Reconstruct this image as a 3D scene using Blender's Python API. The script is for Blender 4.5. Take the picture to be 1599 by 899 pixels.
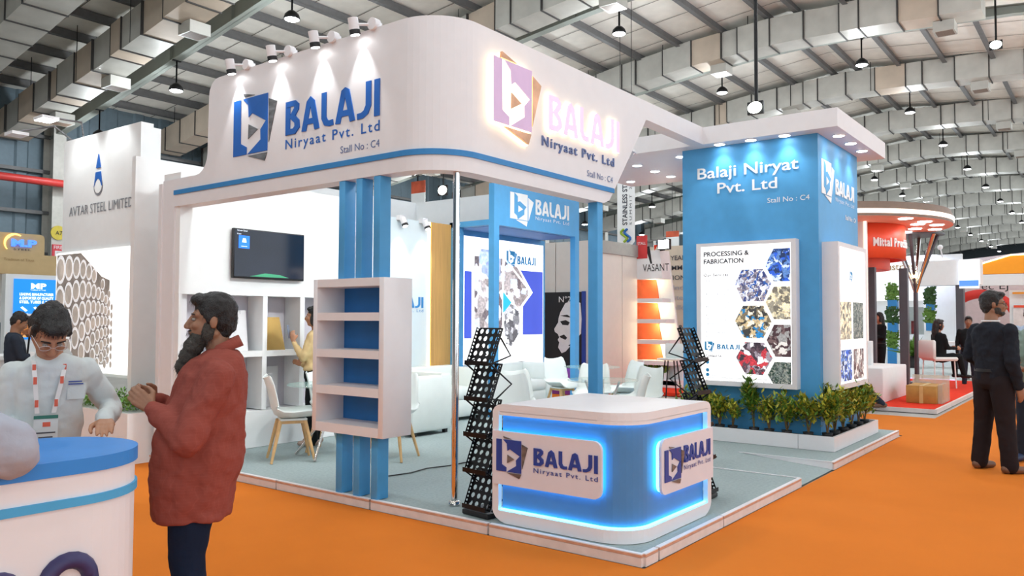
import bpy, math, random
from math import sin, cos, pi, radians, hypot
from mathutils import Vector, Matrix, noise
random.seed(7)
S = bpy.context.scene
for _o in list(bpy.data.objects): bpy.data.objects.remove(_o)
# ---------------------------------------------------------------- camera
FPX = 1246.1; YAW, PIT, ROL = radians(37.379), radians(2.248), radians(0.205)
CAM = Vector((-4.38, -2.34, 1.5))
FWD = Vector((cos(YAW)*cos(PIT), sin(YAW)*cos(PIT), sin(PIT)))
RT = Vector((sin(YAW), -cos(YAW), 0)); UPV = RT.cross(FWD)
RT, UPV = cos(ROL)*RT + sin(ROL)*UPV, -sin(ROL)*RT + cos(ROL)*UPV
cd = bpy.data.cameras.new('camera'); cam = bpy.data.objects.new('camera', cd)
S.collection.objects.link(cam)
cam.matrix_world = Matrix.Translation(CAM) @ Matrix((RT, UPV, -FWD)).transposed().to_4x4()
cd.sensor_width = 36; cd.lens = FPX/1599*36; cd.clip_start = .05; cd.clip_end = 400
S.camera = cam
# ---------------------------------------------------------------- world, exposure
w = bpy.data.worlds.new('world'); S.world = w; w.use_nodes = True
w.node_tree.nodes['Background'].inputs[0].default_value = (.87, .94, 1, 1)
w.node_tree.nodes['Background'].inputs[1].default_value = 1.3
S.view_settings.view_transform = 'Standard'; S.view_settings.look = 'None'
S.view_settings.gamma = 1; S.view_settings.use_curve_mapping = False
S.view_settings.exposure = 0.35
S.cycles.max_bounces = 7; S.cycles.diffuse_bounces = 4; S.cycles.glossy_bounces = 3
S.cycles.transparent_max_bounces = 8; S.cycles.caustics_reflective = False; S.cycles.caustics_refractive = False
S.cycles.sample_clamp_indirect = 4
HALL_LAMP = 210.0     # watts of each high bay lamp
def lamp(name, kind, loc, power, col=(1, .97, .92), target=None, size=.1, angle=150, blend=.6, parent=None):
    L = bpy.data.lights.new(name, kind); L.energy = power; L.color = col
    if kind == 'SPOT': L.spot_size = radians(angle); L.spot_blend = blend
    if kind in ('SPOT', 'POINT'): L.shadow_soft_size = size
    if kind == 'AREA': L.size = size
    o = bpy.data.objects.new(name, L); S.collection.objects.link(o); o.location = loc
    if target is not None:
        o.rotation_euler = (Vector(target)-Vector(loc)).to_track_quat('-Z', 'Y').to_euler()
    if parent is not None:
        o.parent = parent; o.location = Vector(loc)-parent.location
    return o

# ---------------------------------------------------------------- helpers
def lin(c):
    return tuple((x/255/12.92 if x/255 <= .04045 else ((x/255+.055)/1.055)**2.4) for x in c)
MATS = {}
def mat(name, rgb, rough=.55, metal=0., var=.06, scale=8., emit=0., ecol=None, bump=0., bscale=60., spec=.5, alpha=1., trans=0.):
    """procedural material: a noise-modulated colour, optional bump / emission"""
    if name in MATS: return MATS[name]
    m = bpy.data.materials.new(name); m.use_nodes = True; MATS[name] = m
    nt = m.node_tree; b = nt.nodes['Principled BSDF']; c = lin(rgb)
    b.inputs['Roughness'].default_value = rough; b.inputs['Metallic'].default_value = metal
    b.inputs['Specular IOR Level'].default_value = spec
    tc = nt.nodes.new('ShaderNodeTexCoord')
    if var:
        n = nt.nodes.new('ShaderNodeTexNoise'); n.inputs['Scale'].default_value = scale; n.inputs['Detail'].default_value = 4
        nt.links.new(tc.outputs['Object'], n.inputs['Vector'])
        r = nt.nodes.new('ShaderNodeValToRGB'); r.color_ramp.elements[0].position = .3; r.color_ramp.elements[1].position = .7
        r.color_ramp.elements[0].color = (*[x*(1-var) for x in c], 1)
        r.color_ramp.elements[1].color = (*[min(1, x*(1+var)) for x in c], 1)
        nt.links.new(n.outputs[0], r.inputs[0]); nt.links.new(r.outputs[0], b.inputs['Base Color'])
    else: b.inputs['Base Color'].default_value = (*c, 1)
    if bump:
        n2 = nt.nodes.new('ShaderNodeTexNoise'); n2.inputs['Scale'].default_value = bscale; n2.inputs['Detail'].default_value = 5
        bp = nt.nodes.new('ShaderNodeBump'); bp.inputs['Strength'].default_value = bump; bp.inputs['Distance'].default_value = .02
        nt.links.new(tc.outputs['Object'], n2.inputs['Vector'])
        nt.links.new(n2.outputs[0], bp.inputs['Height']); nt.links.new(bp.outputs[0], b.inputs['Normal'])
    if emit:
        b.inputs['Emission Color'].default_value = (*(lin(ecol) if ecol else c), 1)
        b.inputs['Emission Strength'].default_value = emit
    if trans: b.inputs['Transmission Weight'].default_value = trans
    if alpha < 1: b.inputs['Alpha'].default_value = alpha
    return m

def rotz(a): return Matrix.Rotation(a, 4, 'Z')
class MB:
    """collects shapes, then links them as one mesh object"""
    def __init__(s): s.v = []; s.f = []; s.sm = []
    def add(s, vs, fs, smooth=False):
        o = len(s.v); s.v += [Vector(p) for p in vs]; s.f += [tuple(i+o for i in f) for f in fs]; s.sm += [smooth]*len(fs); return s
    def box(s, x0, x1, y0, y1, z0, z1, bev=0.):
        if not bev:
            return s.add([(x, y, z) for x in (x0, x1) for y in (y0, y1) for z in (z0, z1)],
                     [(0, 1, 3, 2), (4, 6, 7, 5), (0, 4, 5, 1), (2, 3, 7, 6), (0, 2, 6, 4), (1, 5, 7, 3)])
        b = bev; rings = []
        for z, k in ((z0, b), (z0+b, 0), (z1-b, 0), (z1, b)):
            r = []
            for cx, cy, a0 in ((x1-b-.0, y1-b, 0), (x0+b, y1-b, 1), (x0+b, y0+b, 2), (x1-b, y0+b, 3)):
                for j in range(4):
                    a = (a0+j/3)*pi/2; rr = b-k*.7
                    r.append((cx+rr*cos(a), cy+rr*sin(a), z))
            rings.append(r)
        return s.rings(rings, True, True, True)
    def rings(s, rings, close=True, cap=True, smooth=False):
        n = len(rings[0]); vs = [p for r in rings for p in r]; fs = []
        for i in range(len(rings)-1):
            for j in range(n if close else n-1):
                k = (j+1) % n; fs.append((i*n+j, i*n+k, (i+1)*n+k, (i+1)*n+j))
        s.add(vs, fs, smooth)
        if cap:
            s.add(rings[0][::-1], [tuple(range(n))]); s.add(rings[-1], [tuple(range(n))])
        return s
    def tube(s, pts, r, n=8, cap=True, smooth=True):
        pts = [Vector(p) for p in pts]; rs = r if isinstance(r, (list, tuple)) else [r]*len(pts); rings = []
        up = Vector((0, 0, 1)); d0 = (pts[1]-pts[0]).normalized()
        a = up.cross(d0) if abs(d0.z) < .95 else Vector((1, 0, 0)); a.normalize()
        for i, p in enumerate(pts):
            d = (pts[min(i+1, len(pts)-1)]-pts[max(i-1, 0)]).normalized()
            a = (a-d*a.dot(d)).normalized(); b = d.cross(a)
            rings.append([p+(a*cos(2*pi*k/n)+b*sin(2*pi*k/n))*rs[i] for k in range(n)])
        return s.rings(rings, True, cap, smooth)
    def lathe(s, prof, c=(0, 0, 0), n=20, smooth=True, cap=True):
        return s.rings([[(c[0]+r*cos(2*pi*k/n), c[1]+r*sin(2*pi*k/n), c[2]+z) for k in range(n)] for r, z in prof], True, cap, smooth)
    def ell(s, c, r, M=None, n=12, m=8):
        M = M or Matrix(); vs = []; fs = []; c = Vector(c)
        for i in range(m+1):
            t = pi*i/m
            for j in range(n):
                p = 2*pi*j/n; vs.append(c+(M.to_3x3() @ Vector((r[0]*sin(t)*cos(p), r[1]*sin(t)*sin(p), r[2]*cos(t)))))
        for i in range(m):
            for j in range(n):
                k = (j+1) % n; fs.append((i*n+j, (i+1)*n+j, (i+1)*n+k, i*n+k))
        return s.add(vs, fs, True)
    def cap(s, p0, p1, r0, r1, n=10):
        """tapered capsule"""
        p0, p1 = Vector(p0), Vector(p1); d = (p1-p0); L = d.length or 1e-4; d = d/L; pts = []; rs = []
        for t in (-1, -.85, -.5, 0): pts.append(p0+d*r0*t); rs.append(r0*max(.08, math.sqrt(1-t*t)))
        for t in (0, .5, .85, 1): pts.append(p1+d*r1*t); rs.append(r1*max(.08, math.sqrt(1-t*t)))
        return s.tube(pts, rs, n)
    def prism(s, poly, fr, d0, d1, holes=None):
        """2D polygon in frame fr=(origin,u,v,n), extruded d0..d1 along n"""
        o, u, v, n = [Vector(x) for x in fr]; k = len(poly)
        A = [o+u*a+v*b+n*d0 for a, b in poly]; B = [o+u*a+v*b+n*d1 for a, b in poly]
        s.add(A+B, [tuple(range(k))[::-1], tuple(range(k, 2*k))]+[(i, (i+1) % k, k+(i+1) % k, k+i) for i in range(k)])
        return s
    def xf(s, M):
        s.v = [M @ p for p in s.v]; return s
    def build(s, name, m, parent=None, local=False, kind=None, label=None):
        me = bpy.data.meshes.new(name)
        off = Vector((0, 0, 0))
        if parent is not None and not local:
            Mi = wm(parent).inverted(); vs = [Mi @ p for p in s.v]
        else: vs = s.v
        me.from_pydata([tuple(p) for p in vs], [], s.f); me.polygons.foreach_set('use_smooth', s.sm)
        for q in (m if isinstance(m, (list, tuple)) else [m]): me.materials.append(q)
        o = bpy.data.objects.new(name, me); S.collection.objects.link(o)
        if parent is not None: o.parent = parent
        if kind: o['kind'] = kind
        if label: o['label'] = label
        return o
def wm(o):
    M = Matrix.LocRotScale(o.location, o.rotation_euler, o.scale)
    return (wm(o.parent) @ M) if o.parent else M
def tag(o, label, cat, group=None, kind=None):
    o['label'] = label; o['category'] = cat
    if group: o['group'] = group
    if kind: o['kind'] = kind
    return o
def thing(name, label, cat, loc=(0, 0, 0), rz=0., group=None):
    o = bpy.data.objects.new(name, None); S.collection.objects.link(o); o.empty_display_size = .1
    o.location = loc; o.rotation_euler = (0, 0, rz); return tag(o, label, cat, group)
def struct(name, mb, m, label=None, cat='structure'):
    o = mb.build(name, m); o['kind'] = 'structure'
    if label: o['label'] = label; o['category'] = cat
    return o
def dup(root, loc=None, rz=None, label=None, group=None, parent=None):
    r = root.copy(); S.collection.objects.link(r)
    if parent is not None: r.parent = parent
    if loc is not None: r.location = loc
    if rz is not None: r.rotation_euler = (0, 0, rz)
    if label: r['label'] = label
    if group: r['group'] = group
    for ch in list(root.children): dup(ch, parent=r)
    return r
def rbox(x0, x1, y0, y1, r, n=6, corners=(1, 1, 1, 1)):
    """rounded rectangle polygon; corners = (x1y1, x0y1, x0y0, x1y0)"""
    P = []
    for (cx, cy, a0, sx, sy), on in zip(((x1, y1, 0, -1, -1), (x0, y1, 1, 1, -1), (x0, y0, 2, 1, 1), (x1, y0, 3, -1, 1)), corners):
        if not on or not r: P.append((cx, cy)); continue
        for j in range(n+1):
            a = (a0+j/n)*pi/2; P.append((cx+sx*r+r*cos(a), cy+sy*r+r*sin(a)))
    return P
def px_ray(px, py): return (FWD*FPX+RT*(px-799.5)-UPV*(py-449.5))
def at(px, py, x=None, y=None, z=None):
    """the point of the plane x=, y= or z= that the photograph shows at a pixel"""
    r = px_ray(px, py)
    t = (x-CAM.x)/r.x if x is not None else (y-CAM.y)/r.y if y is not None else (z-CAM.z)/r.z
    return CAM+r*t
# frames: left fascia like planes face -X (text runs towards -Y); right like planes face -Y (text runs towards +X)
def FX(x, y, z): return (Vector((x, y, z)), Vector((0, -1, 0)), Vector((0, 0, 1)), Vector((-1, 0, 0)))
def FY(x, y, z): return (Vector((x, y, z)), Vector((1, 0, 0)), Vector((0, 0, 1)), Vector((0, -1, 0)))
_fonts = {}
def text(name, s, fr, w=None, h=None, m=None, parent=None, d=.004, bold=0., space=1., label=None, font=None, align='L', back=0.):
    """lettering as a mesh laid in frame fr; scaled to width w (and cap height h if given)"""
    c = bpy.data.curves.new('t', 'FONT'); c.body = s; c.size = 1; c.offset = bold; c.space_character = space; c.resolution_u = 3
    ob = bpy.data.objects.new('t', c); me = bpy.data.meshes.new_from_object(ob)
    vs = [v.co.copy() for v in me.vertices]
    if not vs: return None
    x0 = min(v.x for v in vs); x1 = max(v.x for v in vs)
    sy = (h/.7) if h else None; sx = (w/(x1-x0)) if w else sy
    if sy is None: sy = sx
    o, u, vv, n = fr; fs = [tuple(p.vertices) for p in me.polygons]
    off = {'L': 0, 'C': -(x1-x0)*sx/2, 'R': -(x1-x0)*sx}[align]
    b = MB(); pt = lambda v, q: o+u*((v.x-x0)*sx+off)+vv*(v.y*sy)+n*q
    b.add([pt(v, d) for v in vs], fs)
    if d >= .01:
        ec = {}
        for f in fs:
            for i in range(len(f)):
                e = (f[i], f[(i+1) % len(f)]); k = tuple(sorted(e)); ec[k] = None if k in ec else e
        for e in ec.values():
            if e: b.add([pt(vs[e[0]], d), pt(vs[e[0]], back), pt(vs[e[1]], back), pt(vs[e[1]], d)], [(0, 1, 2, 3)])
    bpy.data.objects.remove(ob); bpy.data.meshes.remove(me); bpy.data.curves.remove(c)
    return b.build(name, m, parent, label=label)

# ---------------------------------------------------------------- materials
WHITE = mat('white_laminate', (232, 231, 233), .45, var=.015)
WHITEM = mat('white_matt_paint', (236, 238, 238), .8, var=.015)
BLUE = mat('sky_blue_paint', (76, 158, 212), .5, var=.04)
BLUES = mat('stripe_blue', (48, 132, 196), .5, var=.03)
LOGOB = mat('logo_blue', (20, 96, 184), .5, var=.04)
NAVY = mat('counter_navy', (38, 66, 150), .5, var=.03)
GREYTXT = mat('grey_blue_letters', (92, 112, 160), .5, var=.02)
STEEL = mat('brushed_grey', (120, 120, 122), .35, .6, var=.5, scale=5)
CHROME = mat('polished_steel', (225, 222, 220), .1, 1., var=.02)
BLACKM = mat('black_metal', (22, 22, 24), .4, .5, var=.1)
DARK = mat('dark_plastic', (28, 28, 30), .5, var=.1)
ORANGE = mat('orange_carpet', (214, 120, 42), .95, var=.05, scale=.9, bump=.35, bscale=1.3, spec=.1)
GREYC = mat('grey_carpet', (158, 172, 172), .95, var=.09, scale=40, bump=.2, bscale=200, spec=.1)
REDC = mat('red_carpet', (226, 62, 40), .95, var=.06, scale=6, spec=.1)
PLY = mat('white_painted_ply', (226, 214, 208), .7, var=.06, scale=12)
TIMBER = mat('raw_timber_edge', (206, 156, 128), .75, var=.15, scale=14)
WOODP = mat('oak_veneer', (196, 150, 84), .5, var=.12, scale=6)
BEECH = mat('beech_legs', (214, 172, 118), .5, var=.1, scale=20)
SOFA = mat('white_leatherette', (226, 232, 228), .4, var=.02)
SHELLW = mat('white_chair_plastic', (232, 238, 234), .3, var=.01)
def woodgrain(m, s):
    nt = m.node_tree; n = [x for x in nt.nodes if x.type == 'TEX_NOISE'][0]
    mp = nt.nodes.new('ShaderNodeMapping'); mp.inputs['Scale'].default_value = s
    tc = [x for x in nt.nodes if x.type == 'TEX_COORD'][0]
    nt.links.new(tc.outputs['Object'], mp.inputs[0]); nt.links.new(mp.outputs[0], n.inputs['Vector'])
woodgrain(WOODP, (9, 9, .35)); woodgrain(STEEL, (1, 1, 5))
def glow(name, rgb, k): return mat(name, rgb, .6, emit=k, var=0)
LEDW = glow('led_white', (255, 250, 242), 9.)
LEDC = glow('led_cyan', (96, 214, 255), 4.5)
LEDWARM = glow('led_warm', (255, 214, 150), 5.)
BACKLIT = glow('backlit_white', (255, 255, 255), .75)
# ================================================================ THE HALL
GX0, GX1, GY0, GY1 = -30, 112, -40, 27
fl = MB(); NX, NY = 60, 34
def fz(x, y): return 0.0
fl.add([(GX0, -15.2, -.012), (GX1, -15.2, -.012), (GX1, GY1, -.012), (GX0, GY1, -.012)], [(0, 1, 2, 3)])
struct('floor', fl, mat('hall_concrete', (176, 174, 168), .8, var=.08, scale=.6))
cp = MB()
for (a, b_, c, d) in ((-6.5, -.02, -6.5, 8.5), (-.02, 34, -6.5, -.02), (7.1, 9.4, -.02, 9)):
    cp.add([(a, c, 0), (b_, c, 0), (b_, d, 0), (a, d, 0)], [(0, 1, 2, 3)])
cp = cp.build('aisle_carpet', ORANGE); tag(cp, 'bright orange exhibition carpet covering the aisles between the stalls', 'carpet')
CLAD = mat('blue_grey_cladding', (112, 130, 140), .6, .2, var=.06)
DKWALL = mat('dark_end_wall', (46, 54, 58), .8, var=.1)
GREENST = mat('grey_green_steel', (150, 156, 148), .6, .1, var=.07, scale=1.5)
PURL = mat('purlin_grey', (112, 112, 112), .6, .2, var=.08)
SHEET = mat('roof_insulation', (246, 243, 234), .9, var=.05, scale=2.5)
DUCTA = mat('duct_jacket_silver', (188, 186, 178), .5, .15, var=.10, scale=1.8)
DUCTB = mat('duct_jacket_tan', (196, 180, 162), .6, .1, var=.08, scale=2.0)
BAND = mat('duct_seam_band', (58, 56, 54), .7)
GRILLE = mat('diffuser_grille', (120, 100, 84), .6, var=.2, scale=30)
RY, RS = 6.0, .105
def zroof(y): return 11.35-RS*abs(y-RY)
_zb = [(-16, 7.6), (-8, 8.9), (-3, 9.85), (0, 10.2), (3, 10.37), (6, 10.45), (9, 10.28), (12, 9.93), (15, 9.42), (20, 8.6), (26.6, 7.6)]
def zbeam(y):
    for (a, za), (b, zb_) in zip(_zb, _zb[1:]):
        if a <= y <= b: return za+(zb_-za)*(y-a)/(b-a)
    return 7.6
# corrugated side wall, eaves, end wall
wl = MB(); n = 1; x = GX0; pts = []
while x < GX1:
    pts += [(x, GY1), (x+.55, GY1), (x+.62, GY1-.06), (x+.93, GY1-.06)]; x += 1.0
wl.add([(p[0], p[1], 0) for p in pts]+[(p[0], p[1], 9.3) for p in pts], [(i, i+1, len(pts)+i+1, len(pts)+i) for i in range(len(pts)-1)])
wall_l = struct('wall_left', wl, CLAD, 'blue grey corrugated metal side wall of the hall', 'wall')
wall_f = struct('wall_back', MB().box(GX1, GX1+.2, -15.2, GY1, 0, 11.5), DKWALL, 'dark end wall at the far end of the hall', 'wall')
struct('wall_front', MB().box(GX0-.2, GX0, -15.2, GY1, 0, 11.5), CLAD, 'blue grey cladding wall behind the camera', 'wall')
roof = MB()
ys = [-15.6, RY, 27.2]
roof.add([(x, y, zroof(y)+.02) for x in (GX0, GX1) for y in ys], [(0, 1, 4, 3), (1, 2, 5, 4)])
ceil = struct('ceiling', roof, SHEET, 'pale insulated pitched roof of the hall', 'ceiling')
# sheet joints (thin lines running with the slope)
# purlins as parts of the ceiling
def purlin(y, x0, x1):
    z = zroof(y); MB().box(x0, x1, y-.035, y+.035, z-.24, z).box(x0, x1, y-.11, y+.035, z-.25, z-.235).build('purlin', PURL, ceil)
y = RY+.45
while y < 27: purlin(y, GX0, GX1); y += 1.5
y = RY-.45
while y > -15: purlin(y, GX0, GX1); y -= 1.5
JT = mat('roof_sheet_joint', (120, 116, 108), .9)
jt = MB(); x = GX0+.6
while x < 60:
    for (a, b) in ((-15, RY), (RY, 27)):
        jt.add([(x, a, zroof(a)), (x+.03, a, zroof(a)), (x+.03, b, zroof(b)), (x, b, zroof(b))], [(0, 1, 2, 3)])
    x += 1.45
jt.build('seam', JT, ceil, kind='stuff')
FRAMES = [.4+7.2*i for i in range(15)]
def beam(x):
    b = MB(); n = 44; Y = [-15.2+(26.6+15.2)*i/n for i in range(n+1)]
    for w, lo, hi in ((.012, lambda y: zbeam(y), lambda y: zroof(y)-.25),):
        b.rings([[(x-w, y, lo(y)), (x+w, y, lo(y)), (x+w, y, hi(y)), (x-w, y, hi(y))] for y in Y])
    b.rings([[(x-.13, y, zbeam(y)), (x+.13, y, zbeam(y)), (x+.13, y, zbeam(y)+.025), (x-.13, y, zbeam(y)+.025)] for y in Y])
    b.rings([[(x-.13, y, zroof(y)-.27), (x+.13, y, zroof(y)-.27), (x+.13, y, zroof(y)-.245), (x-.13, y, zroof(y)-.245)] for y in Y])
    for y in range(-14, 27, 3): b.box(x-.11, x+.11, y-.01, y+.01, zbeam(y), zroof(y)-.26)
    return b
for x in [-21.2, -14, -6.8]+FRAMES: beam(x).build('beam', GREENST, ceil)
COLM = mat('column_paint', (196, 194, 186), .6, var=.06)
for i, x in enumerate(FRAMES[:9]):
    c = struct('trim_%d' % (i+1), MB().box(x-.2, x+.2, 26.05, 26.09, 0, 8.9).box(x-.02, x+.02, 26.09, 26.8, 0, 8.9).box(x-.2, x+.2, 26.8, 26.84, 0, 8.9), COLM)
gr = MB()
for z in (2.2, 3.6, 5.0, 6.4, 7.6): gr.box(GX0, 80, 26.72, 26.9, z, z+.12)
struct('trim_20', gr, PURL)
# yellow bay marker and red fire notice on the column
t = MB().tube([(7.6, 26.04, 4.35), (7.6, 26.0, 4.35)], .24, 20).build('bay_marker', mat('marker_yellow', (206, 186, 70), .6)); tag(t, 'round yellow bay marker high on the wall column', 'sign')
text('lettering', 'A7', FX(7.1, 26.2, 4.2), w=.4, m=DARK, parent=None) if 0 else text('lettering', 'A7', (Vector((7.5, 25.99, 4.28)), Vector((1, 0, 0)), Vector((0, 0, 1)), Vector((0, -1, 0))), w=.22, m=DARK, parent=t)
t = MB().box(7.42, 7.78, 26.0, 26.04, 3.35, 3.95).build('fire_notice', mat('notice_red', (214, 70, 80), .6)); tag(t, 'red and white fire notice on the wall column', 'sign')
MB().add([(7.5, 25.99, 3.42), (7.7, 25.99, 3.42), (7.7, 25.99, 3.74), (7.5, 25.99, 3.74)], [(0, 1, 2, 3)]).build('panel', WHITE, t)
text('lettering', 'FIRE', (Vector((7.46, 25.98, 3.8)), Vector((1, 0, 0)), Vector((0, 0, 1)), Vector((0, -1, 0))), w=.27, m=WHITE, parent=t)
rp = MB().tube([(GX0, 25.6, 5.95), (60, 25.6, 5.95)], .13, 8).build('fire_pipe', mat('pipe_red', (206, 60, 56), .4)); tag(rp, 'long red fire main pipe along the side wall', 'pipe')
# ---- air ducts, one in front of each beam
ORD = ['first', 'second', 'third', 'fourth', 'fifth', 'sixth', 'seventh', 'eighth', 'ninth', 'tenth', 'eleventh', 'twelfth', 'thirteenth', 'fourteenth', 'fifteenth']
def duct(i, xf):
    x0, x1 = xf-1.75, xf-.85
    ylo, yhi = (5, 26.4) if i < 2 else (0.5, 26.4) if i < 4 else (-8, 26)
    t = thing('air_duct', 'insulated rectangular air duct hung before the %s roof beam from the front' % ORD[i], 'air duct', (x0, 0, 0))
    t['group'] = 'roof air ducts'
    Y = []; y = yhi; k = 0
    while y > ylo:
        L = 1.05 if k % 4 else .55
        Y.append((y, max(ylo, y-L))); y -= L; k += 1
    for k, (a, b) in enumerate(Y):
        za, zb_ = zbeam(a)-.28, zbeam(b)-.28; off = .03*((k*7+i) % 3-1)
        m = MB(); g = .015
        m.rings([[(x0+off, yy, zz), (x1, yy, zz), (x1, yy, zz+.85), (x0+off, yy, zz+.85)] for yy, zz in ((a-g, za), (b+g, zb_))])
        m.build('duct_section', DUCTB if (i < 2 and (k+i) % 2) or (i < 5 and (k*5+i) % 7 == 0) else DUCTA, t)
    sb = MB()
    for a, b in Y:
        za = zbeam(a)-.28; sb.box(x0-.035, x1+.02, a-.02, a+.02, za-.03, za+.86)
    sb.build('seam_band', BAND, t, kind='stuff')
    for y in ([16.2, 20.2, 23.6] if i < 2 else [1.5, 8.2, 15.0, 21.5] if i < 9 else [3, 9]):
        if y < ylo: continue
        z = zbeam(y)-.28
        d = MB().box(x0+.45, x1+.12, y-.27, y+.27, z-.30, z).build('diffuser', DUCTA, t)
        MB().box(x0+.50, x1+.07, y-.22, y+.22, z-.305, z-.28).build('grille', GRILLE, d)
    # hanger rods
    hb = MB()
    for y in range(int(ylo)+1, 25, 3):
        for xx in (x0, x1): hb.tube([(xx, y, zbeam(y)-.28), (xx, y, zroof(y))], .012, 4)
    hb.build('hanger_rod', BLACKM, t, kind='stuff')
for i, x in enumerate(FRAMES): duct(i, x)
def branch(label, x0, x1, y0, y1, dz, m_):
    t = thing('air_duct', label, 'air duct', (x0, y0, 0), 0, 'roof air ducts'); y = y0
    while y < y1:
        e = min(y1, y+1.0); b = MB(); b.rings([[(x0, q, z), (x1, q, z), (x1, q, z+.85), (x0, q, z+.85)] for q, z in ((y+.015, zbeam(y)+dz), (e-.015, zbeam(e)+dz))]); b.build('duct_section', m_, t)
        MB().box(x0-.03, x1+.02, e-.02, e+.02, zbeam(e)+dz-.03, zbeam(e)+dz+.86).build('seam_band', BAND, t); y = e
    for q in (y0+1, (y0+y1)/2, y1-1):
        for xx in (x0, x1): MB().tube([(xx, q, zbeam(q)+dz+.85), (xx, q, zroof(q))], .012, 4).build('hanger_rod', BLACKM, t)
branch('tan air duct near the side wall behind the neighbouring white sign', 11.3, 12.1, 18.0, 26.4, .1, DUCTB)
branch('pale air duct crossing the top left corner of the roof', 3.3, 4.3, 9.0, 26.0, -.05, DUCTA)
# ---- high bay lamps hanging under the beams
LENS = glow('lamp_lens', (255, 255, 255), 14.)
def hb_lamp(x, y, rod, label, first=None, power=HALL_LAMP):
    z = zbeam(y); h = z-rod
    if first is None:
        t = thing('high_bay_lamp', label, 'lamp', (x, y, h), 0, 'high bay lamps')
        MB().tube([(0, 0, .12), (0, 0, 3)], .02, 6).build('rod', BLACKM, t, True) if 0 else None
        MB().lathe([(.05, .2), (.1, .17), (.17, .1), (.2, 0), (.19, -.02)], n=14).build('shade', BLACKM, t, True)
        MB().lathe([(.01, -.055), (.12, -.05), (.175, -.022)], n=14).build('lens', LENS, t, True)
    else: t = dup(first, (x, y, h), None, label)
    MB().tube([(x, y, h+.18), (x, y, z+.01)], .025, 6).box(x-.12, x+.12, y-.03, y+.03, z-.03, z).build('rod', BLACKM, t)
    lamp('lamp_light', 'POINT', (x, y, h-.28), power*.62, (.88, .945, 1), None, .17)
    lamp('lamp_light', 'SPOT', (x, y, h-.1), power*.55, (.88, .945, 1), (x, y, 0), .2, 140, .6)
    return t
first = None
for i, x in enumerate(FRAMES):
    for j, y in enumerate((23.3, 18.8, 13.6, 8.6, 4.0, -.8, -6.5) if i < 10 else (18, 8.6, 4.0, -.8, -6)):
        if i < 1 and y > 10: continue
        t = hb_lamp(x, y, .85, 'dark domed high bay lamp hanging under the %s roof beam, %s' % (ORD[i], ('by the side wall', 'second from the side wall', 'third from the side wall', 'above the white stalls', 'near the ridge', 'just past the ridge', 'far past the ridge')[min(j, 6)]), first, HALL_LAMP*(1 if i < 4 else .75))
        first = first or t
for x in (-21.2, -14, -6.8):
    for y in (18.8, 8.6, 4.0, -.8, -6.5):
        hb_lamp(x, y, .85, 'dark domed high bay lamp hanging behind the camera', first, HALL_LAMP)
# floodlights high on poles that shine into the hall
def flood(px, py, x, size, pw, label):
    p = at(px, py, x=x)
    t = thing('floodlight', label, 'lamp', p)
    MB().box(p.x-.0, p.x+.06, p.y-size, p.y+size, p.z-size*.8, p.z+size*.8).build('housing', BLACKM, t)
    MB().ell((p.x-.01, p.y, p.z), (.03, size*.9, size*.72), n=20, m=12).build('lens', glow('flood_lens', (246, 255, 240), 22.), t)
    MB().tube([(p.x+.06, p.y, p.z+.1), (p.x+.06, p.y, zroof(p.y))], .03, 6).build('pole', BLACKM, t)
    lamp('flood_light', 'SPOT', (p.x-.1, p.y, p.z), pw, (.96, 1, .95), (p.x-6, p.y-2, 1), .3, 120)
flood(1179, 168, 8.3, .13, 120, 'bright white floodlight above the blue tower canopy')
flood(691, 297, 22.0, .28, 120, 'bright round floodlight in front of the side wall behind the steel pole')
flood(1555, 70, 21.5, .16, 60, 'bright lamp hanging near the top right of the roof')
# ================================================================ THE WHITE AND BLUE STALL
T = .078
# --- platform: two raised decks and a ramp between
deck = thing('stall_platform', 'low grey carpeted platform with white timber edging under the blue and white stall', 'platform', (0, 0, 0))
MB().box(.02, 2.98, .02, 5.95, 0, T-.004).build('deck', GREYC, deck)
MB().box(4.0, 6.95, .02, 5.95, 0, T-.004).build('deck', GREYC, deck)
rm = MB(); rm.add([(2.98, 0, .006), (4.0, 0, .006), (4.0, .95, T-.004), (2.98, .95, T-.004), (2.98, 5.95, T-.004), (4.0, 5.95, T-.004)], [(0, 1, 2, 3), (3, 2, 5, 4)])
rm.build('ramp', GREYC, deck, label='grey carpet ramp sloping down between the two decks')
def edge(x0, x1, y0, y1, cut=0):
    MB().box(x0, x1, y0, y1, .0, T-.022).build('edge_board', PLY, deck)
    MB().box(x0, x1, y0, y1, T-.02, T-.004).build('timber_strip', TIMBER, deck)
    MB().box(x0-.0, x1, y0, y1, T-.004, T+.002).build('trim_strip', WHITE, deck)
for a, b in ((0.004, 1.19), (1.21, 2.39), (2.41, 3.59), (3.61, 4.8), (4.82, 5.95)): edge(-.012, .02, a, b)
for a, b in ((.02, .18), (.2, 1.2), (1.215, 2.98), (4.0, 5.2), (5.215, 6.95)): edge(a, b, -.012, .02)
MB().add([(2.98, 0, 0), (2.98, .95, T), (2.98, 0, T)], [(0, 1, 2)]).box(2.965, 2.985, 0, .98, T-.002, T+.004).build('trim_strip', WHITE, deck)
MB().add([(3.994, 0, 0), (3.994, .95, T), (3.994, 0, T)], [(0, 1, 2)]).box(3.99, 4.01, 0, .98, T-.002, T+.004).build('trim_strip', WHITE, deck)
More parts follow.
